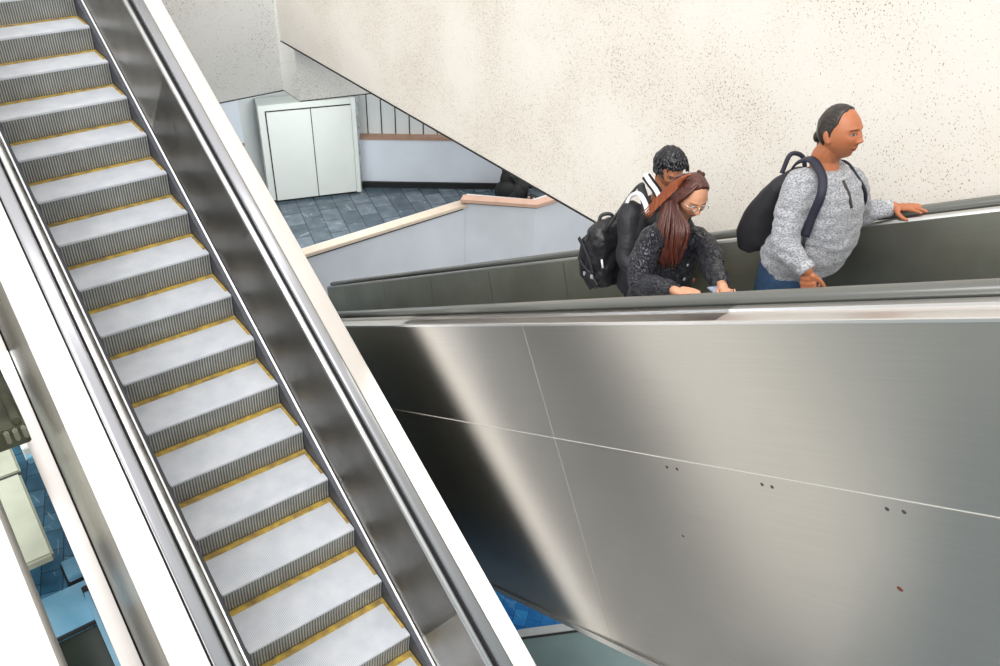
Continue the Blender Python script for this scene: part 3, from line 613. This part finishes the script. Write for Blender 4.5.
def hair_mat(name, c1, c2, sc=(120, 120, 12), rough=.35, spec=.6):
    m, nt, b = base(name); setin(b, 'Roughness', rough); setin(b, 'Specular IOR Level', spec)
    tc = N(nt, 'ShaderNodeTexCoord'); mp = N(nt, 'ShaderNodeMapping'); mp.inputs['Scale'].default_value = sc; nt.links.new(tc.outputs['Object'], mp.inputs[0])
    n = N(nt, 'ShaderNodeTexNoise'); n.inputs['Scale'].default_value = 1; n.inputs['Detail'].default_value = 3; nt.links.new(mp.outputs[0], n.inputs['Vector'])
    r = N(nt, 'ShaderNodeMapRange'); r.inputs[1].default_value = .35; r.inputs[2].default_value = .65; nt.links.new(n.outputs[0], r.inputs[0])
    mx = N(nt, 'ShaderNodeMix', data_type='RGBA'); mx.inputs['A'].default_value = (*c1, 1); mx.inputs['B'].default_value = (*c2, 1); nt.links.new(r.outputs[0], mx.inputs['Factor'])
    nt.links.new(mx.outputs['Result'], b.inputs['Base Color'])
    bp = N(nt, 'ShaderNodeBump'); bp.inputs['Strength'].default_value = .7; bp.inputs['Distance'].default_value = .003; nt.links.new(n.outputs[0], bp.inputs['Height']); nt.links.new(bp.outputs[0], b.inputs['Normal'])
    return m
def knit(name, c1, c2, s1=160, rough=.95):
    m, nt, b = base(name); setin(b, 'Roughness', rough); setin(b, 'Sheen Weight', .2)
    tc = N(nt, 'ShaderNodeTexCoord'); mp = N(nt, 'ShaderNodeMapping'); mp.inputs['Scale'].default_value = (s1 * .5, s1 * .5, s1); nt.links.new(tc.outputs['Object'], mp.inputs[0])
    n = N(nt, 'ShaderNodeTexNoise'); n.inputs['Scale'].default_value = 1; n.inputs['Detail'].default_value = 2; nt.links.new(mp.outputs[0], n.inputs['Vector'])
    r = N(nt, 'ShaderNodeMapRange'); r.inputs[1].default_value = .4; r.inputs[2].default_value = .6; nt.links.new(n.outputs[0], r.inputs[0])
    mx = N(nt, 'ShaderNodeMix', data_type='RGBA'); mx.inputs['A'].default_value = (*c1, 1); mx.inputs['B'].default_value = (*c2, 1); nt.links.new(r.outputs[0], mx.inputs['Factor']); nt.links.new(mx.outputs['Result'], b.inputs['Base Color'])
    bp = N(nt, 'ShaderNodeBump'); bp.inputs['Strength'].default_value = .6; bp.inputs['Distance'].default_value = .004; nt.links.new(n.outputs[0], bp.inputs['Height']); nt.links.new(bp.outputs[0], b.inputs['Normal'])
    return m
def quilt(name):
    m, nt, b = base(name); setin(b, 'Roughness', .42); setin(b, 'Specular IOR Level', .7)
    tc = N(nt, 'ShaderNodeTexCoord')
    n = N(nt, 'ShaderNodeTexNoise'); n.inputs['Scale'].default_value = 9; n.inputs['Detail'].default_value = 1; nt.links.new(tc.outputs['Object'], n.inputs['Vector'])
    add = N(nt, 'ShaderNodeMix', data_type='RGBA', blend_type='ADD'); add.inputs['Factor'].default_value = .30; nt.links.new(tc.outputs['Object'], add.inputs['A']); nt.links.new(n.outputs['Color'], add.inputs['B'])
    v = N(nt, 'ShaderNodeTexVoronoi', feature='DISTANCE_TO_EDGE'); v.inputs['Scale'].default_value = 36; nt.links.new(add.outputs['Result'], v.inputs['Vector'])
    r = N(nt, 'ShaderNodeMapRange'); r.inputs[1].default_value = 0; r.inputs[2].default_value = .16; nt.links.new(v.outputs['Distance'], r.inputs[0])
    mx = N(nt, 'ShaderNodeMix', data_type='RGBA'); mx.inputs['A'].default_value = (.008, .008, .012, 1); mx.inputs['B'].default_value = (.035, .038, .052, 1); nt.links.new(r.outputs[0], mx.inputs['Factor']); nt.links.new(mx.outputs['Result'], b.inputs['Base Color'])
    bp = N(nt, 'ShaderNodeBump'); bp.inputs['Strength'].default_value = 1; bp.inputs['Distance'].default_value = .012; nt.links.new(r.outputs[0], bp.inputs['Height']); nt.links.new(bp.outputs[0], b.inputs['Normal'])
    return m
MT['knit'] = knit('grey_knit', (.20, .21, .23), (.46, .47, .50), 210)
MT['denim'] = mat('blue_denim', (.035, .09, .19), .8, var=.6, scale=9, bump=.4, bscale=120)
MT['pack'] = mat('black_pack_fabric', (.016, .015, .02), .6, var=.4, scale=6, bump=.3, bscale=150, sheen=.0)
MT['strap'] = mat('navy_strap', (.016, .017, .034), .6, bump=.3, bscale=200)
MT['packboy'] = mat('black_nylon', (.022, .022, .026), .42, var=.4, scale=7, bump=.5, bscale=30)
MT['jblack'] = mat('black_jacket_cloth', (.02, .02, .026), .6, var=.4, scale=8, bump=.5, bscale=40)
MT['whitec'] = mat('white_stripe_cloth', (.82, .82, .84), .7); MT['lining'] = mat('pale_grey_lining', (.4, .41, .46), .8, var=.3, scale=14)
MT['quilt'] = quilt('quilted_black_cloth'); MT['trous'] = mat('dark_trousers', (.02, .022, .03), .8, bump=.3, bscale=90)
MT['shoe'] = mat('shoe_leather', (.03, .025, .02), .5); MT['cuff'] = knit('grey_rib_cuff', (.28, .29, .31), (.58, .59, .61), 200)
MT['hair_m'] = hair_mat('dark_slick_hair', (.010, .007, .006), (.035, .024, .018), (30, 220, 60))
MT['hair_b'] = hair_mat('black_hair', (.004, .004, .006), (.012, .013, .018), (90, 90, 60), .28)
MT['hair_w'] = hair_mat('dark_red_hair', (.028, .009, .007), (.13, .032, .018), (160, 160, 16), .32)
MT['hair_w2'] = hair_mat('copper_hair', (.22, .05, .018), (.42, .12, .045), (160, 160, 16), .35)
MT['skin1'] = skin_mat('tan_skin', 0, 0, 0); MT['metal'] = mat('bright_metal', (.8, .8, .8), .25, metal=1)
MT['phone'] = mat('phone_case', (.30, .36, .48), .3, spec=.7); MT['screen'] = mat('phone_screen', (.03, .035, .05), .1, spec=.8); MT['button'] = mat('shiny_button', (.5, .52, .58), .3, metal=.6)

def legs(bm, hipc, ztread, yw=.09, back=0, r=(.088, .062, .05), bend=.02, up=0):
    for s in (-1, 1):
        h = Vector((hipc[0], hipc[1] + s * yw, hipc[2])); zt = ztread + (up if s > 0 else 0)
        f = Vector((hipc[0] - .02 + back * s, hipc[1] + s * yw, zt + .09)); k = (h + f) / 2 + Vector((bend, 0, .02))
        limb(bm, [h, k, f], r)
    ball(bm, hipc, .13, (.9, 1.2, .75), sub=3)
def shoes(r, hipc, ztread, yw=.09, back=0, up=0):
    for s in (-1, 1):
        f = Vector((hipc[0] - .02 + back * s, hipc[1] + s * yw, ztread + (up if s > 0 else 0))); bm = BM()
        ball(bm, f + Vector((.05, 0, .04)), .04, (2.6, 1.05, .95), sub=3); ball(bm, f + Vector((-.01, 0, .065)), .045, (1.1, .9, 1.1), sub=3)
        me = voxel(bm, .012, 2)
        for v in me.vertices: v.co.z = max(v.co.z, f.z + .001)
        mpart('shoe', me, MT['shoe'], r)
ZT = lambda k: EB.zin(XM + k * RUN)        # tread height of step k (0 = the man's)

# --- the man in the grey sweater
def man():
    yc = 3.75; r = root('person', 'man in a grey knit sweater and jeans, hair tied back, hand on the far handrail', 'person', (-2.14, yc, ZT(0)))
    hc = pt(840, 132, yc); R = frame(0, -12); S = 1.10; sk = (.46, .165, .075)
    rs, ls = pt(800, 188, 3.57), pt(850, 183, 3.94)
    re, rw = pt(785, 243, 3.45), pt(807, 270, 3.46)
    le, lw = pt(862, 212, 4.13), pt(893, 207, 4.25)
    neck = Vector((hc.x - .045, yc, hc.z - .15)); hip = (-2.17, yc, 4.62)
    bm = BM(); add_head(bm, hc, R, S, 1.05, 1.35)
    limb(bm, [hc + R @ Vector((-.015, 0, -.05)), neck, Vector((-2.12, yc, 5.16))], [.066, .068, .08])
    loft(bm, [((-2.15, yc, 4.6), .11, .15), ((-2.09, yc, 4.85), .14, .155), ((-2.08, yc, 5.05), .12, .165), ((-2.10, yc, 5.16), .08, .15), ((-2.11, yc, 5.2), .05, .08)])
    limb(bm, [rs, re, rw], [.05, .042, .030]); limb(bm, [ls, le, lw], [.05, .042, .030])
    hand(bm, lw, (1, .10, .40), (.3, .15, -1), (.2, -1, -.1), curl=(8, 10, 12, 14), spread=7, thumb=(.55, .45), sc=1.12)
    hand(bm, rw, (.30, .05, -.9), (-.2, .95, -.2), (.9, 0, .3), curl=(60, 65, 70, 72), spread=2, sc=1.1)
    legs(bm, hip, ZT(0), r=(.085, .055, .042))
    me = voxel(bm, .0042, 1, .4); paint(me, hc, R, S, sk, (.03, .018, .012), (.36, .10, .07), stubble=.16)
    body = mpart('body', me, MT['skin1'], r)
    bm = hair_shell(hc, R, S, [(-.12, -.3), (-.095, -.05), (-.05, -.03), (-.03, -.018), (-.022, .012), (.02, .016), (.035, .030), (.055, .040), (.075, .040), (.09, .044), (.105, .052), (.13, .066)], .0045, 1.05, .5, 26, 3)
    ball(bm, hc + R @ Vector((-.118, 0, -.035)), .024, (1, 1.1, 1.35), sub=3); ball(bm, hc + R @ Vector((-.10, 0, -.01)), .022, sub=3); ball(bm, hc + R @ Vector((-.095, 0, -.07)), .022, (1, 1.3, 1.3), sub=3)
    o = part('hair', bm, MT['hair_m'], r, True)
    # sweater
    bm = BM()
    loft(bm, [((-2.20, yc, 4.655), .155, .185), ((-2.175, yc, 4.70), .165, .19), ((-2.115, yc, 4.79), .195, .20), ((-2.085, yc, 4.89), .198, .20), ((-2.075, yc, 4.98), .18, .20),
              ((-2.075, yc, 5.07), .155, .205), ((-2.09, yc, 5.15), .125, .195), ((-2.105, yc, 5.205), .09, .145), ((-2.11, yc, 5.245), .073, .09)])
    def sleeve(P, rad):
        C = bez(P, 10); n_ = len(C); rr = []
        for i in range(n_):
            t = i / (n_ - 1) * (len(rad) - 1); a = int(min(t, len(rad) - 2)); rr.append(rad[a] + (rad[a + 1] - rad[a]) * (t - a) + .0035 * math.sin(i * 2.2) * (1 if i > n_ * .3 else 0))
        tube(bm, C, rr, 18)
    sleeve([rs + Vector((0, .05, .0)), rs, (rs + re) / 2 + Vector((-.01, -.005, 0)), re, (re + rw) / 2 + Vector((0, 0, -.01)), rw], [.085, .086, .075, .068, .060, .045])
    sleeve([ls + Vector((0, -.05, .0)), ls, (ls + le) / 2, le, (le + lw) / 2, lw - (lw - le) * .08], [.085, .082, .072, .062, .055, .044])
    me = voxel(bm, .008, 5)
    wobble(me, lambda p: .010 * noise.noise(Vector((p.x * 9, p.y * 9, p.z * 24))) + .004 * noise.noise(p * 38))
    sw = mpart('sweater', me, MT['knit'], r)
    bm = BM(); tube(bm, [rw - (rw - re) * .17, rw + (rw - re) * .03], [.048, .044], 18); part('cuff', bm, MT['cuff'], r, True, sw)
    bm = BM(); tube(bm, [lw - (lw - le) * .22, lw - (lw - le) * .04], [.046, .042], 18); part('cuff', bm, MT['cuff'], r, True, sw)
    bm = BM()
    for k in range(28):
        t = 2 * PI * k / 28; t2 = 2 * PI * (k + 1) / 28
        f = lambda t: Vector((-2.10 + .084 * math.cos(t), yc + .094 * math.sin(t), 5.245 - .024 * math.cos(t)))
        tube(bm, [f(t), f(t2)], .011, 8)
    part('neckband', bm, MT['cuff'], r, True, sw)
    bm = BM(); tube(bm, [(-2.012, yc - .02, 5.218), (-1.962, yc - .022, 5.170), (-1.925, yc - .025, 5.105)], .008, 8); part('placket', bm, MT['stain'], r, True, sw, 'dark neck placket')
    bm = BM(); legs(bm, hip, ZT(0), r=(.105, .082, .07)); loft(bm, [((-2.16, yc, 4.46), .165, .185), ((-2.165, yc, 4.60), .165, .182), ((-2.18, yc, 4.72), .155, .17)])
    mpart('jeans', voxel(bm, .012, 4), MT['denim'], r); shoes(r, hip, ZT(0))
    # backpack
    b = root('backpack', 'black rounded daypack with navy straps on the back of the man in grey', 'backpack', (-2.40, yc, 4.72))
    bm = BM(); x0 = -2.305
    loft(bm, [((x0 - .07, yc - .02, 4.66), .03, .09), ((x0 - .09, yc - .02, 4.685), .085, .135), ((x0 - .09, yc - .02, 4.76), .115, .155), ((x0 - .07, yc - .02, 4.87), .110, .158), ((x0 - .035, yc - .02, 4.99), .085, .15), ((x0 + .0, yc - .02, 5.09), .06, .13), ((x0 + .035, yc - .02, 5.16), .035, .09), ((x0 + .05, yc - .02, 5.18), .015, .05)])
    me = voxel(bm, .009, 6)
    wobble(me, lambda p: .005 * noise.noise(p * 12))
    bag = mpart('bag_body', me, MT['pack'], b)
    bm = BM(); tube(bm, bez([(x0 + .05, yc + .03, 5.16), (x0 + .02, yc + .02, 5.235), (x0 - .02, yc - .03, 5.245), (x0 - .02, yc - .07, 5.15)]), .012, 10); part('grab_handle', bm, MT['strap'], b, True)
    def ribbon(P, nrm, w=.028, th=.006):
        C = bez(P, 10); bm = BM(); rr = []
        for i, p in enumerate(C):
            d = (C[min(i + 1, len(C) - 1)] - C[max(i - 1, 0)]).normalized(); nn = Vector(nrm(p)) if callable(nrm) else Vector(nrm); nn = (nn - d * nn.dot(d)).normalized(); s_ = d.cross(nn)
            rr.append([bm.verts.new(p + s_ * a * w + nn * c * th) for a, c in ((-1, 0), (-.9, 1), (.9, 1), (1, 0), (.9, -1), (-.9, -1))])
        for a, c in zip(rr, rr[1:]):
            for k in range(6): bm.faces.new((a[k], a[(k + 1) % 6], c[(k + 1) % 6], c[k]))
        bm.faces.new(rr[0]); bm.faces.new(rr[-1]); return bm
    cen = lambda p: (p - Vector((-2.09, yc, 5.0)))
    part('shoulder_strap', ribbon([(x0 + .04, yc - .10, 5.16), pt(797, 163, 3.66) + Vector((0, 0, .0)), pt(812, 160, 3.63), pt(822, 176, 3.585), pt(821, 195, 3.54), pt(812, 217, 3.53), pt(805, 236, 3.52)], cen, .022), MT['strap'], b, True)
    part('shoulder_strap', ribbon([(x0 + .04, yc + .07, 5.16), (-2.12, yc + .125, 5.245), (-2.04, yc + .14, 5.20), (-1.985, yc + .165, 5.125), (-1.99, yc + .19, 5.05), (-2.04, yc + .21, 5.0)], cen, .026), MT['strap'], b, True)
    bm = BM(); tube(bm, [pt(805, 236, 3.52), pt(803, 250, 3.53), pt(790, 262, 3.55)], .007, 6); part('strap_tail', bm, MT['pack'], b, True)
    return ribbon
ribbon = man()

# --- the woman with long red hair
def woman():
    yc = 3.50; r = root('person', 'woman with long dark red hair and glasses, looking down at a phone', 'person', (-2.83, yc, ZT(-1)))
    hc = pt(692, 196, yc); R = frame(-22, 16, 0); S = 1.05; sk = (.66, .33, .20)
    rs, ls = pt(652, 242, 3.33), pt(697, 241, 3.62)
    re, rw = pt(641, 282, 3.16), pt(676, 291, 3.03)
    le, lw = pt(713, 268, 3.50), pt(723, 287, 3.20)
    cx = -2.83
    bm = BM(); add_head(bm, hc, R, S, .97, 1)
    limb(bm, [hc + R @ Vector((-.015, 0, -.05)), Vector((hc.x - .065, yc, hc.z - .15)), Vector((cx, yc, 4.62))], [.055, .056, .068])
    loft(bm, [((cx - .02, yc, 4.12), .10, .14), ((cx - .01, yc, 4.35), .09, .115), ((cx, yc, 4.5), .10, .13), ((cx, yc, 4.6), .07, .12), ((cx, yc, 4.65), .04, .06)])
    limb(bm, [rs, re, rw], [.042, .036, .025]); limb(bm, [ls, le, lw], [.042, .036, .025])
    hand(bm, rw, (.9, .05, .22), (0, .35, -.9), (.1, 1, .2), curl=(20, 24, 28, 32), sc=.98)
    hand(bm, lw, (.75, -.45, -.05), (-.1, -.1, .95), (.5, -.8, .1), curl=(45, 48, 50, 52), sc=.95, thumb=(.7, .7))
    legs(bm, (cx - .02, yc, 4.18), ZT(-1), .085, r=(.08, .05, .038))
    me = voxel(bm, .0042, 1, .4); paint(me, hc, R, S, sk, (.05, .02, .012), (.50, .12, .10))
    mpart('body', me, MT['skin1'], r)
    # jacket
    bm = BM()
    loft(bm, [((cx - .03, yc, 4.02), .17, .20), ((cx - .02, yc, 4.2), .165, .19), ((cx, yc, 4.36), .15, .175), ((cx + .01, yc, 4.48), .155, .19), ((cx, yc, 4.58), .13, .19), ((cx + .005, yc, 4.66), .10, .145), ((cx + .015, yc, 4.715), .085, .10)])
    for P, rad in (([rs + Vector((0, .05, 0)), rs, (rs + re) / 2 + Vector((-.02, -.01, 0)), re, (re + rw) / 2, rw - (rw - re) * .05], [.085, .085, .078, .068, .058, .042]),
                   ([ls + Vector((0, -.05, 0)), ls, (ls + le) / 2 + Vector((.02, .02, 0)), le, (le + lw) / 2, lw - (lw - le) * .1], [.085, .082, .074, .066, .056, .042])):
        C = bez(P, 8); rr = [float(np.interp(i / (len(C) - 1), np.linspace(0, 1, len(rad)), rad)) for i in range(len(C))]; tube(bm, C, rr, 16)
    me = voxel(bm, .008, 4)
    wobble(me, lambda p: .008 * noise.noise(p * 14) + .006 * noise.noise(p * 34))
    jk = mpart('jacket', me, MT['quilt'], r)
    bm = BM()
    for k in range(20):
        t, t2 = [1.5 + (2 * PI - 3.0) * q / 20 for q in (k, k + 1)]
        f = lambda t: Vector((cx + .02 + .090 * math.cos(t), yc + .10 * math.sin(t), 4.715 - .02 * math.cos(t)))
        tube(bm, [f(t), f(t2)], .022, 10)
    part('collar', bm, MT['quilt'], r, True, jk)
    for z_ in (4.60, 4.50, 4.40, 4.31):
        x_ = cx + (.135 if z_ > 4.55 else .172 if z_ > 4.45 else .165); bm = BM(); ball(bm, (x_, yc - .02, z_), .011, (.5, 1, 1), sub=2); part('button', bm, MT['button'], r, True, jk)
    bm = BM(); legs(bm, (cx - .02, yc, 4.16), ZT(-1), .085, r=(.1, .07, .05)); mpart('trousers', voxel(bm, .012, 3), MT['trous'], r); shoes(r, (cx - .02, yc, 4.16), ZT(-1), .085)
    # hair: crown plus locks
    bm = hair_shell(hc, R, S, [(-.14, -.3), (-.10, -.03), (-.06, .0), (-.03, .010), (.02, .016), (.05, .028), (.075, .045), (.095, .060), (.13, .08)], .010, .97, .25, 30, 9)
    rnd = random.Random(5); hp = lambda x, y, z: hc + R @ (Vector((x, y, z)) * S)
    for i in range(46):                         # near-side curtain, falls past the cheek to the chest
        t = i / 45; j = lambda s_: Vector((rnd.uniform(-s_, s_), rnd.uniform(-s_, s_), rnd.uniform(-s_, s_)))
        a = hp(.045 - .10 * t, -.020, .117 - .02 * t); b_ = hp(.052 - .115 * t, -.070 - .01 * math.sin(t * PI), .055 - .02 * t); c = hp(.030 - .10 * t, -.088, -.03)
        e1 = pt(688 - 31 * t, 232 + 2 * t, 3.375 - .03 * rnd.random()) + j(.006); e2 = pt(679 - 20 * t, 262 + 6 * math.sin(t * PI) + rnd.uniform(-5, 3), 3.335) + j(.008)
        C = bez([a, b_, c, e1, e2], 6); n_ = len(C); tube(bm, C, [.009 + .005 * math.sin(PI * q / (n_ - 1)) - .006 * q / (n_ - 1) for q in range(n_)], 7)
    for i in range(24):                         # behind, on the back and far shoulder
        t = i / 23; a = hp(-.06, -.05 + .11 * t, .09); b_ = hp(-.118, -.06 + .12 * t, .0); c = Vector((hc.x - .15, yc - .07 + .16 * t, hc.z - .16)); d_ = Vector((hc.x - .165 - .02 * rnd.random(), yc - .07 + .15 * t, hc.z - .34))
        C = bez([a, b_, c, d_], 6); n_ = len(C); tube(bm, C, [.016 - .009 * q / (n_ - 1) for q in range(n_)], 7)
    for i in range(16):                         # far side, behind the cheek
        t = i / 15; a = hp(.0 - .06 * t, .03, .113); b_ = hp(-.01 - .06 * t, .078, .03); c = hp(-.04 - .05 * t, .08, -.06); d_ = c + Vector((-.05, .01, -.16))
        C = bez([a, b_, c, d_], 6); n_ = len(C); tube(bm, C, [.012 - .007 * q / (n_ - 1) for q in range(n_)], 7)
    hr = part('hair', bm, MT['hair_w'], r, True)
    bm = BM()
    for i in range(26):                         # a lock blown back over the shoulder
        t = i / 25; a = pt(691 - 8 * t, 174 + 6 * t, 3.44) ; b_ = pt(673 + rnd.uniform(-1, 1), 182 + 10 * t, 3.40); c = pt(658, 196 + 11 * t, 3.40); d_ = pt(643 + 5 * t + rnd.uniform(-2, 2), 213 + 5 * t + rnd.uniform(-1, 1), 3.40)
        C = bez([a, b_, c, d_], 6); n_ = len(C); tube(bm, C, [.0065 - .0055 * q / (n_ - 1) for q in range(n_)], 6)
    part('loose_lock', bm, MT['hair_w2'], r, True, hr, 'copper lock blown back over the shoulder')
    bm = BM()                                    # glasses
    for s_ in (-1, 1):
        C = [hp(.098 + .004 * math.cos(k), s_ * .032 + .021 * math.cos(k), .002 + .016 * math.sin(k)) for k in [2 * PI * q / 16 for q in range(17)]]
        tube(bm, C, .0018, 6, False); tube(bm, [hp(.095, s_ * .053, .006), hp(.02, s_ * .079, .004)], .0018, 6)
    tube(bm, [hp(.104, -.011, .005), hp(.108, 0, .007), hp(.104, .011, .005)], .0018, 6); part('glasses', bm, MT['metal'], r, True)
    # phone
    ph = root('phone', 'slim blue-grey phone held low in the hands of the woman with red hair', 'phone', tuple(pt(719, 291.5, 3.16)))
    o = Vector(ph.location); bm = BM(); box(bm, -.072, .072, -.036, .036, -.0045, .0045, .003); Rp = frame(-28, -14)
    for v in bm.verts: v.co = o + Rp @ v.co
    part('phone_case', bm, MT['phone'], ph)
    bm = BM(); box(bm, -.066, .066, -.032, .032, .0045, .0052)
    for v in bm.verts: v.co = o + Rp @ v.co
    part('screen', bm, MT['phone'], ph)
woman()

# --- the young man behind
def boy():
    yc = 3.95; x0 = -3.36; r = root('person', 'young person with short black hair and a black jacket with white stripes, head bowed', 'person', (x0, yc, ZT(-2)))
    hc = pt(669, 168, yc); R = frame(-16, 24); S = 1.06; sk = (.50, .21, .115)
    rs, ls = pt(630, 216, 3.77), pt(668, 214, 4.10)
    re, rw = pt(628, 262, 3.68), pt(655, 275, 3.72); le, lw = pt(682, 252, 4.10), pt(684, 276, 4.0)
    bm = BM(); add_head(bm, hc, R, S, 1.0, 1.0); nk = Vector((x0 + .02, yc, 4.49))
    limb(bm, [hc + R @ Vector((-.02, 0, -.05)), nk, Vector((x0, yc, 4.44))], [.055, .058, .07])
    loft(bm, [((x0, yc, 3.85), .11, .15), ((x0, yc, 4.1), .11, .14), ((x0, yc, 4.3), .11, .16), ((x0, yc, 4.42), .07, .13), ((x0, yc, 4.46), .05, .07)])
    limb(bm, [rs, re, rw], [.045, .038, .028]); limb(bm, [ls, le, lw], [.045, .038, .028])
    hand(bm, rw, (.9, 0, .1), (0, .4, -.9), (0, 1, .2), curl=(30, 32, 34, 36)); hand(bm, lw, (.8, -.4, 0), (-.1, -.2, .9), (.4, -.9, 0), curl=(30, 32, 34, 36))
    legs(bm, (x0, yc, 3.93), ZT(-2), r=(.082, .052, .04))
    me = voxel(bm, .0042, 1, .4); paint(me, hc, R, S, sk, (.015, .01, .01), (.34, .11, .09)); mpart('body', me, MT['skin1'], r)
    bm = hair_shell(hc, R, S, [(-.14, -.3), (-.09, -.045), (-.045, -.02), (-.03, .012), (.0, .022), (.025, .026), (.045, .04), (.058, .065), (.07, .10), (.13, .2)], .017, 1.0, .5, 30, 2)
    rnd = random.Random(3)
    for i in range(170):
        t = rnd.uniform(0, 2 * PI); u_ = rnd.uniform(.15, 1); d = Vector((math.cos(t) * math.sqrt(1 - u_ * u_), math.sin(t) * math.sqrt(1 - u_ * u_), u_)); p = head_pt(d) + d * .018
        if p.x > .06: continue
        q = p + d * .010 + Vector((.014, rnd.uniform(-.012, .012), -.006)); q2 = q + Vector((.02, rnd.uniform(-.01, .01), -.014))
        tube(bm, [hc + R @ p, hc + R @ q, hc + R @ q2], [.010, .007, .002], 6)
    part('hair', bm, MT['hair_b'], r, True)
    bm = BM()
    loft(bm, [((x0 - .01, yc, 3.83), .155, .20), ((x0, yc, 4.0), .15, .19), ((x0, yc, 4.2), .15, .195), ((x0, yc, 4.32), .14, .20), ((x0, yc, 4.41), .11, .175), ((x0, yc, 4.46), .08, .12), ((x0 + .005, yc, 4.50), .07, .085)])
    for P, rad in (([rs + Vector((0, .06, .01)), rs, (rs + re) / 2, re, rw], [.085, .084, .075, .066, .046]), ([ls - Vector((0, .06, 0)), ls, (ls + le) / 2, le, lw], [.085, .084, .075, .066, .046])):
        C = bez(P, 8); tube(bm, C, [float(np.interp(i / (len(C) - 1), np.linspace(0, 1, len(rad)), rad)) for i in range(len(C))], 16)
    me = voxel(bm, .008, 4)
    wobble(me, lambda p: .007 * noise.noise(p * 15))
    jk = mpart('jacket', me, MT['jblack'], r)
    # white band round the sleeve head and white collar stripe
    cen = Vector((x0, yc, 4.2))
    part('sleeve_stripe', ribbon([pt(625, 207, 3.75), pt(631, 196, 3.78), pt(639, 194, 3.76), pt(645, 203, 3.70), pt(648, 214, 3.68)], lambda p: p - Vector((x0, yc + .02, 4.32)), .016, .006), MT['whitec'], r, True, jk, 'white stripe around the shoulder seam')
    part('collar', ribbon([pt(646, 176, 3.86), pt(651, 183, 3.85), pt(657, 191, 3.84), pt(661, 199, 3.84)], lambda p: p - Vector((x0 + .02, yc, 4.46)), .030, .006), MT['jblack'], r, True, jk)
    part('collar_stripe', ribbon([pt(645, 174, 3.835), pt(650, 182, 3.825), pt(656, 190, 3.815), pt(660, 198, 3.81)], lambda p: p - Vector((x0 + .02, yc, 4.46)), .015, .005), MT['whitec'], r, True, jk, 'white collar stripe')
    bm = BM(); legs(bm, (x0, yc, 3.91), ZT(-2), r=(.1, .075, .06)); mpart('trousers', voxel(bm, .012, 3), MT['trous'], r); shoes(r, (x0, yc, 3.93), ZT(-2))
    # large black backpack
    c = pt(606, 252, 3.83); b = root('backpack', 'large black backpack with buckled side straps on the back of the young person', 'backpack', (c.x, c.y, c.z - .25))
    ux = Vector((.97, .0, .24)); 
    def P(a, l, h): return c + Vector((.98, 0, .18)) * a * 1.06 + Vector((0, 1, 0)) * l + Vector((-.16, 0, .98)) * h * 1.12
    F = (1, 0, .1)
    bm = BM(); loft(bm, [(P(.01, 0, -.225), .07, .09, F, 3), (P(0, 0, -.205), .105, .13, F, 3), (P(0, 0, -.10), .115, .15, F, 3), (P(0, 0, .05), .11, .15, F, 3), (P(.015, 0, .15), .095, .14, F, 3), (P(.03, 0, .20), .06, .11, F, 3), (P(.04, 0, .215), .03, .06, F, 3)])
    me = voxel(bm, .009, 4)
    wobble(me, lambda p: .012 * noise.noise(p * 13) + .005 * noise.noise(p * 30))
    mpart('bag_body', me, MT['packboy'], b)
    bm = BM(); loft(bm, [(P(-.115, 0, -.20), .03, .10, F, 3), (P(-.12, 0, -.17), .05, .125, F, 3), (P(-.12, 0, -.02), .05, .13, F, 3), (P(-.105, 0, .08), .04, .12, F, 3), (P(-.08, 0, .12), .02, .09, F, 3)])
    mpart('front_pocket', voxel(bm, .009, 4), MT['packboy'], b)
    bm = BM(); tube(bm, bez([P(.04, .05, .20), P(.02, .03, .25), P(-.02, -.02, .245), P(-.02, -.05, .19)]), .013, 8); part('grab_handle', bm, MT['packboy'], b, True)
    side = lambda p: (0, -1, .2)
    part('compression_strap', ribbon([P(-.13, -.13, .10), P(-.06, -.155, .06), P(.0, -.16, -.02), P(.03, -.16, -.10)], side, .014, .004), MT['jblack'], b, True)
    part('compression_strap', ribbon([P(-.15, -.12, -.04), P(-.06, -.157, -.07), P(.02, -.16, -.11)], side, .012, .004), MT['jblack'], b, True)
    part('side_pocket', ribbon([P(-.03, -.155, -.10), P(.0, -.162, -.14), P(.04, -.155, -.19)], side, .05, .008), MT['packboy'], b, True)
    for q in ((-.045, -.162, -.115), (.03, -.166, -.115)):
        bm = BM(); p = P(*q); box(bm, p.x - .013, p.x + .013, p.y - .008, p.y + .004, p.z - .016, p.z + .016, .004); part('buckle', bm, MT['lining'], b)
    part('shoulder_strap', ribbon([P(.09, -.09, .19), pt(636, 188, 3.83), pt(642, 190, 3.80), pt(645, 208, 3.74), pt(640, 232, 3.72), pt(628, 262, 3.72)], lambda p: p - cen, .026), MT['packboy'], b, True)
    bm = BM(); tube(bm, [P(.11, -.15, .02), P(.13, -.16, -.03)], .008, 6); part('zip_pull', bm, MT['whitec'], b, True, label='white zip pull')
boy()
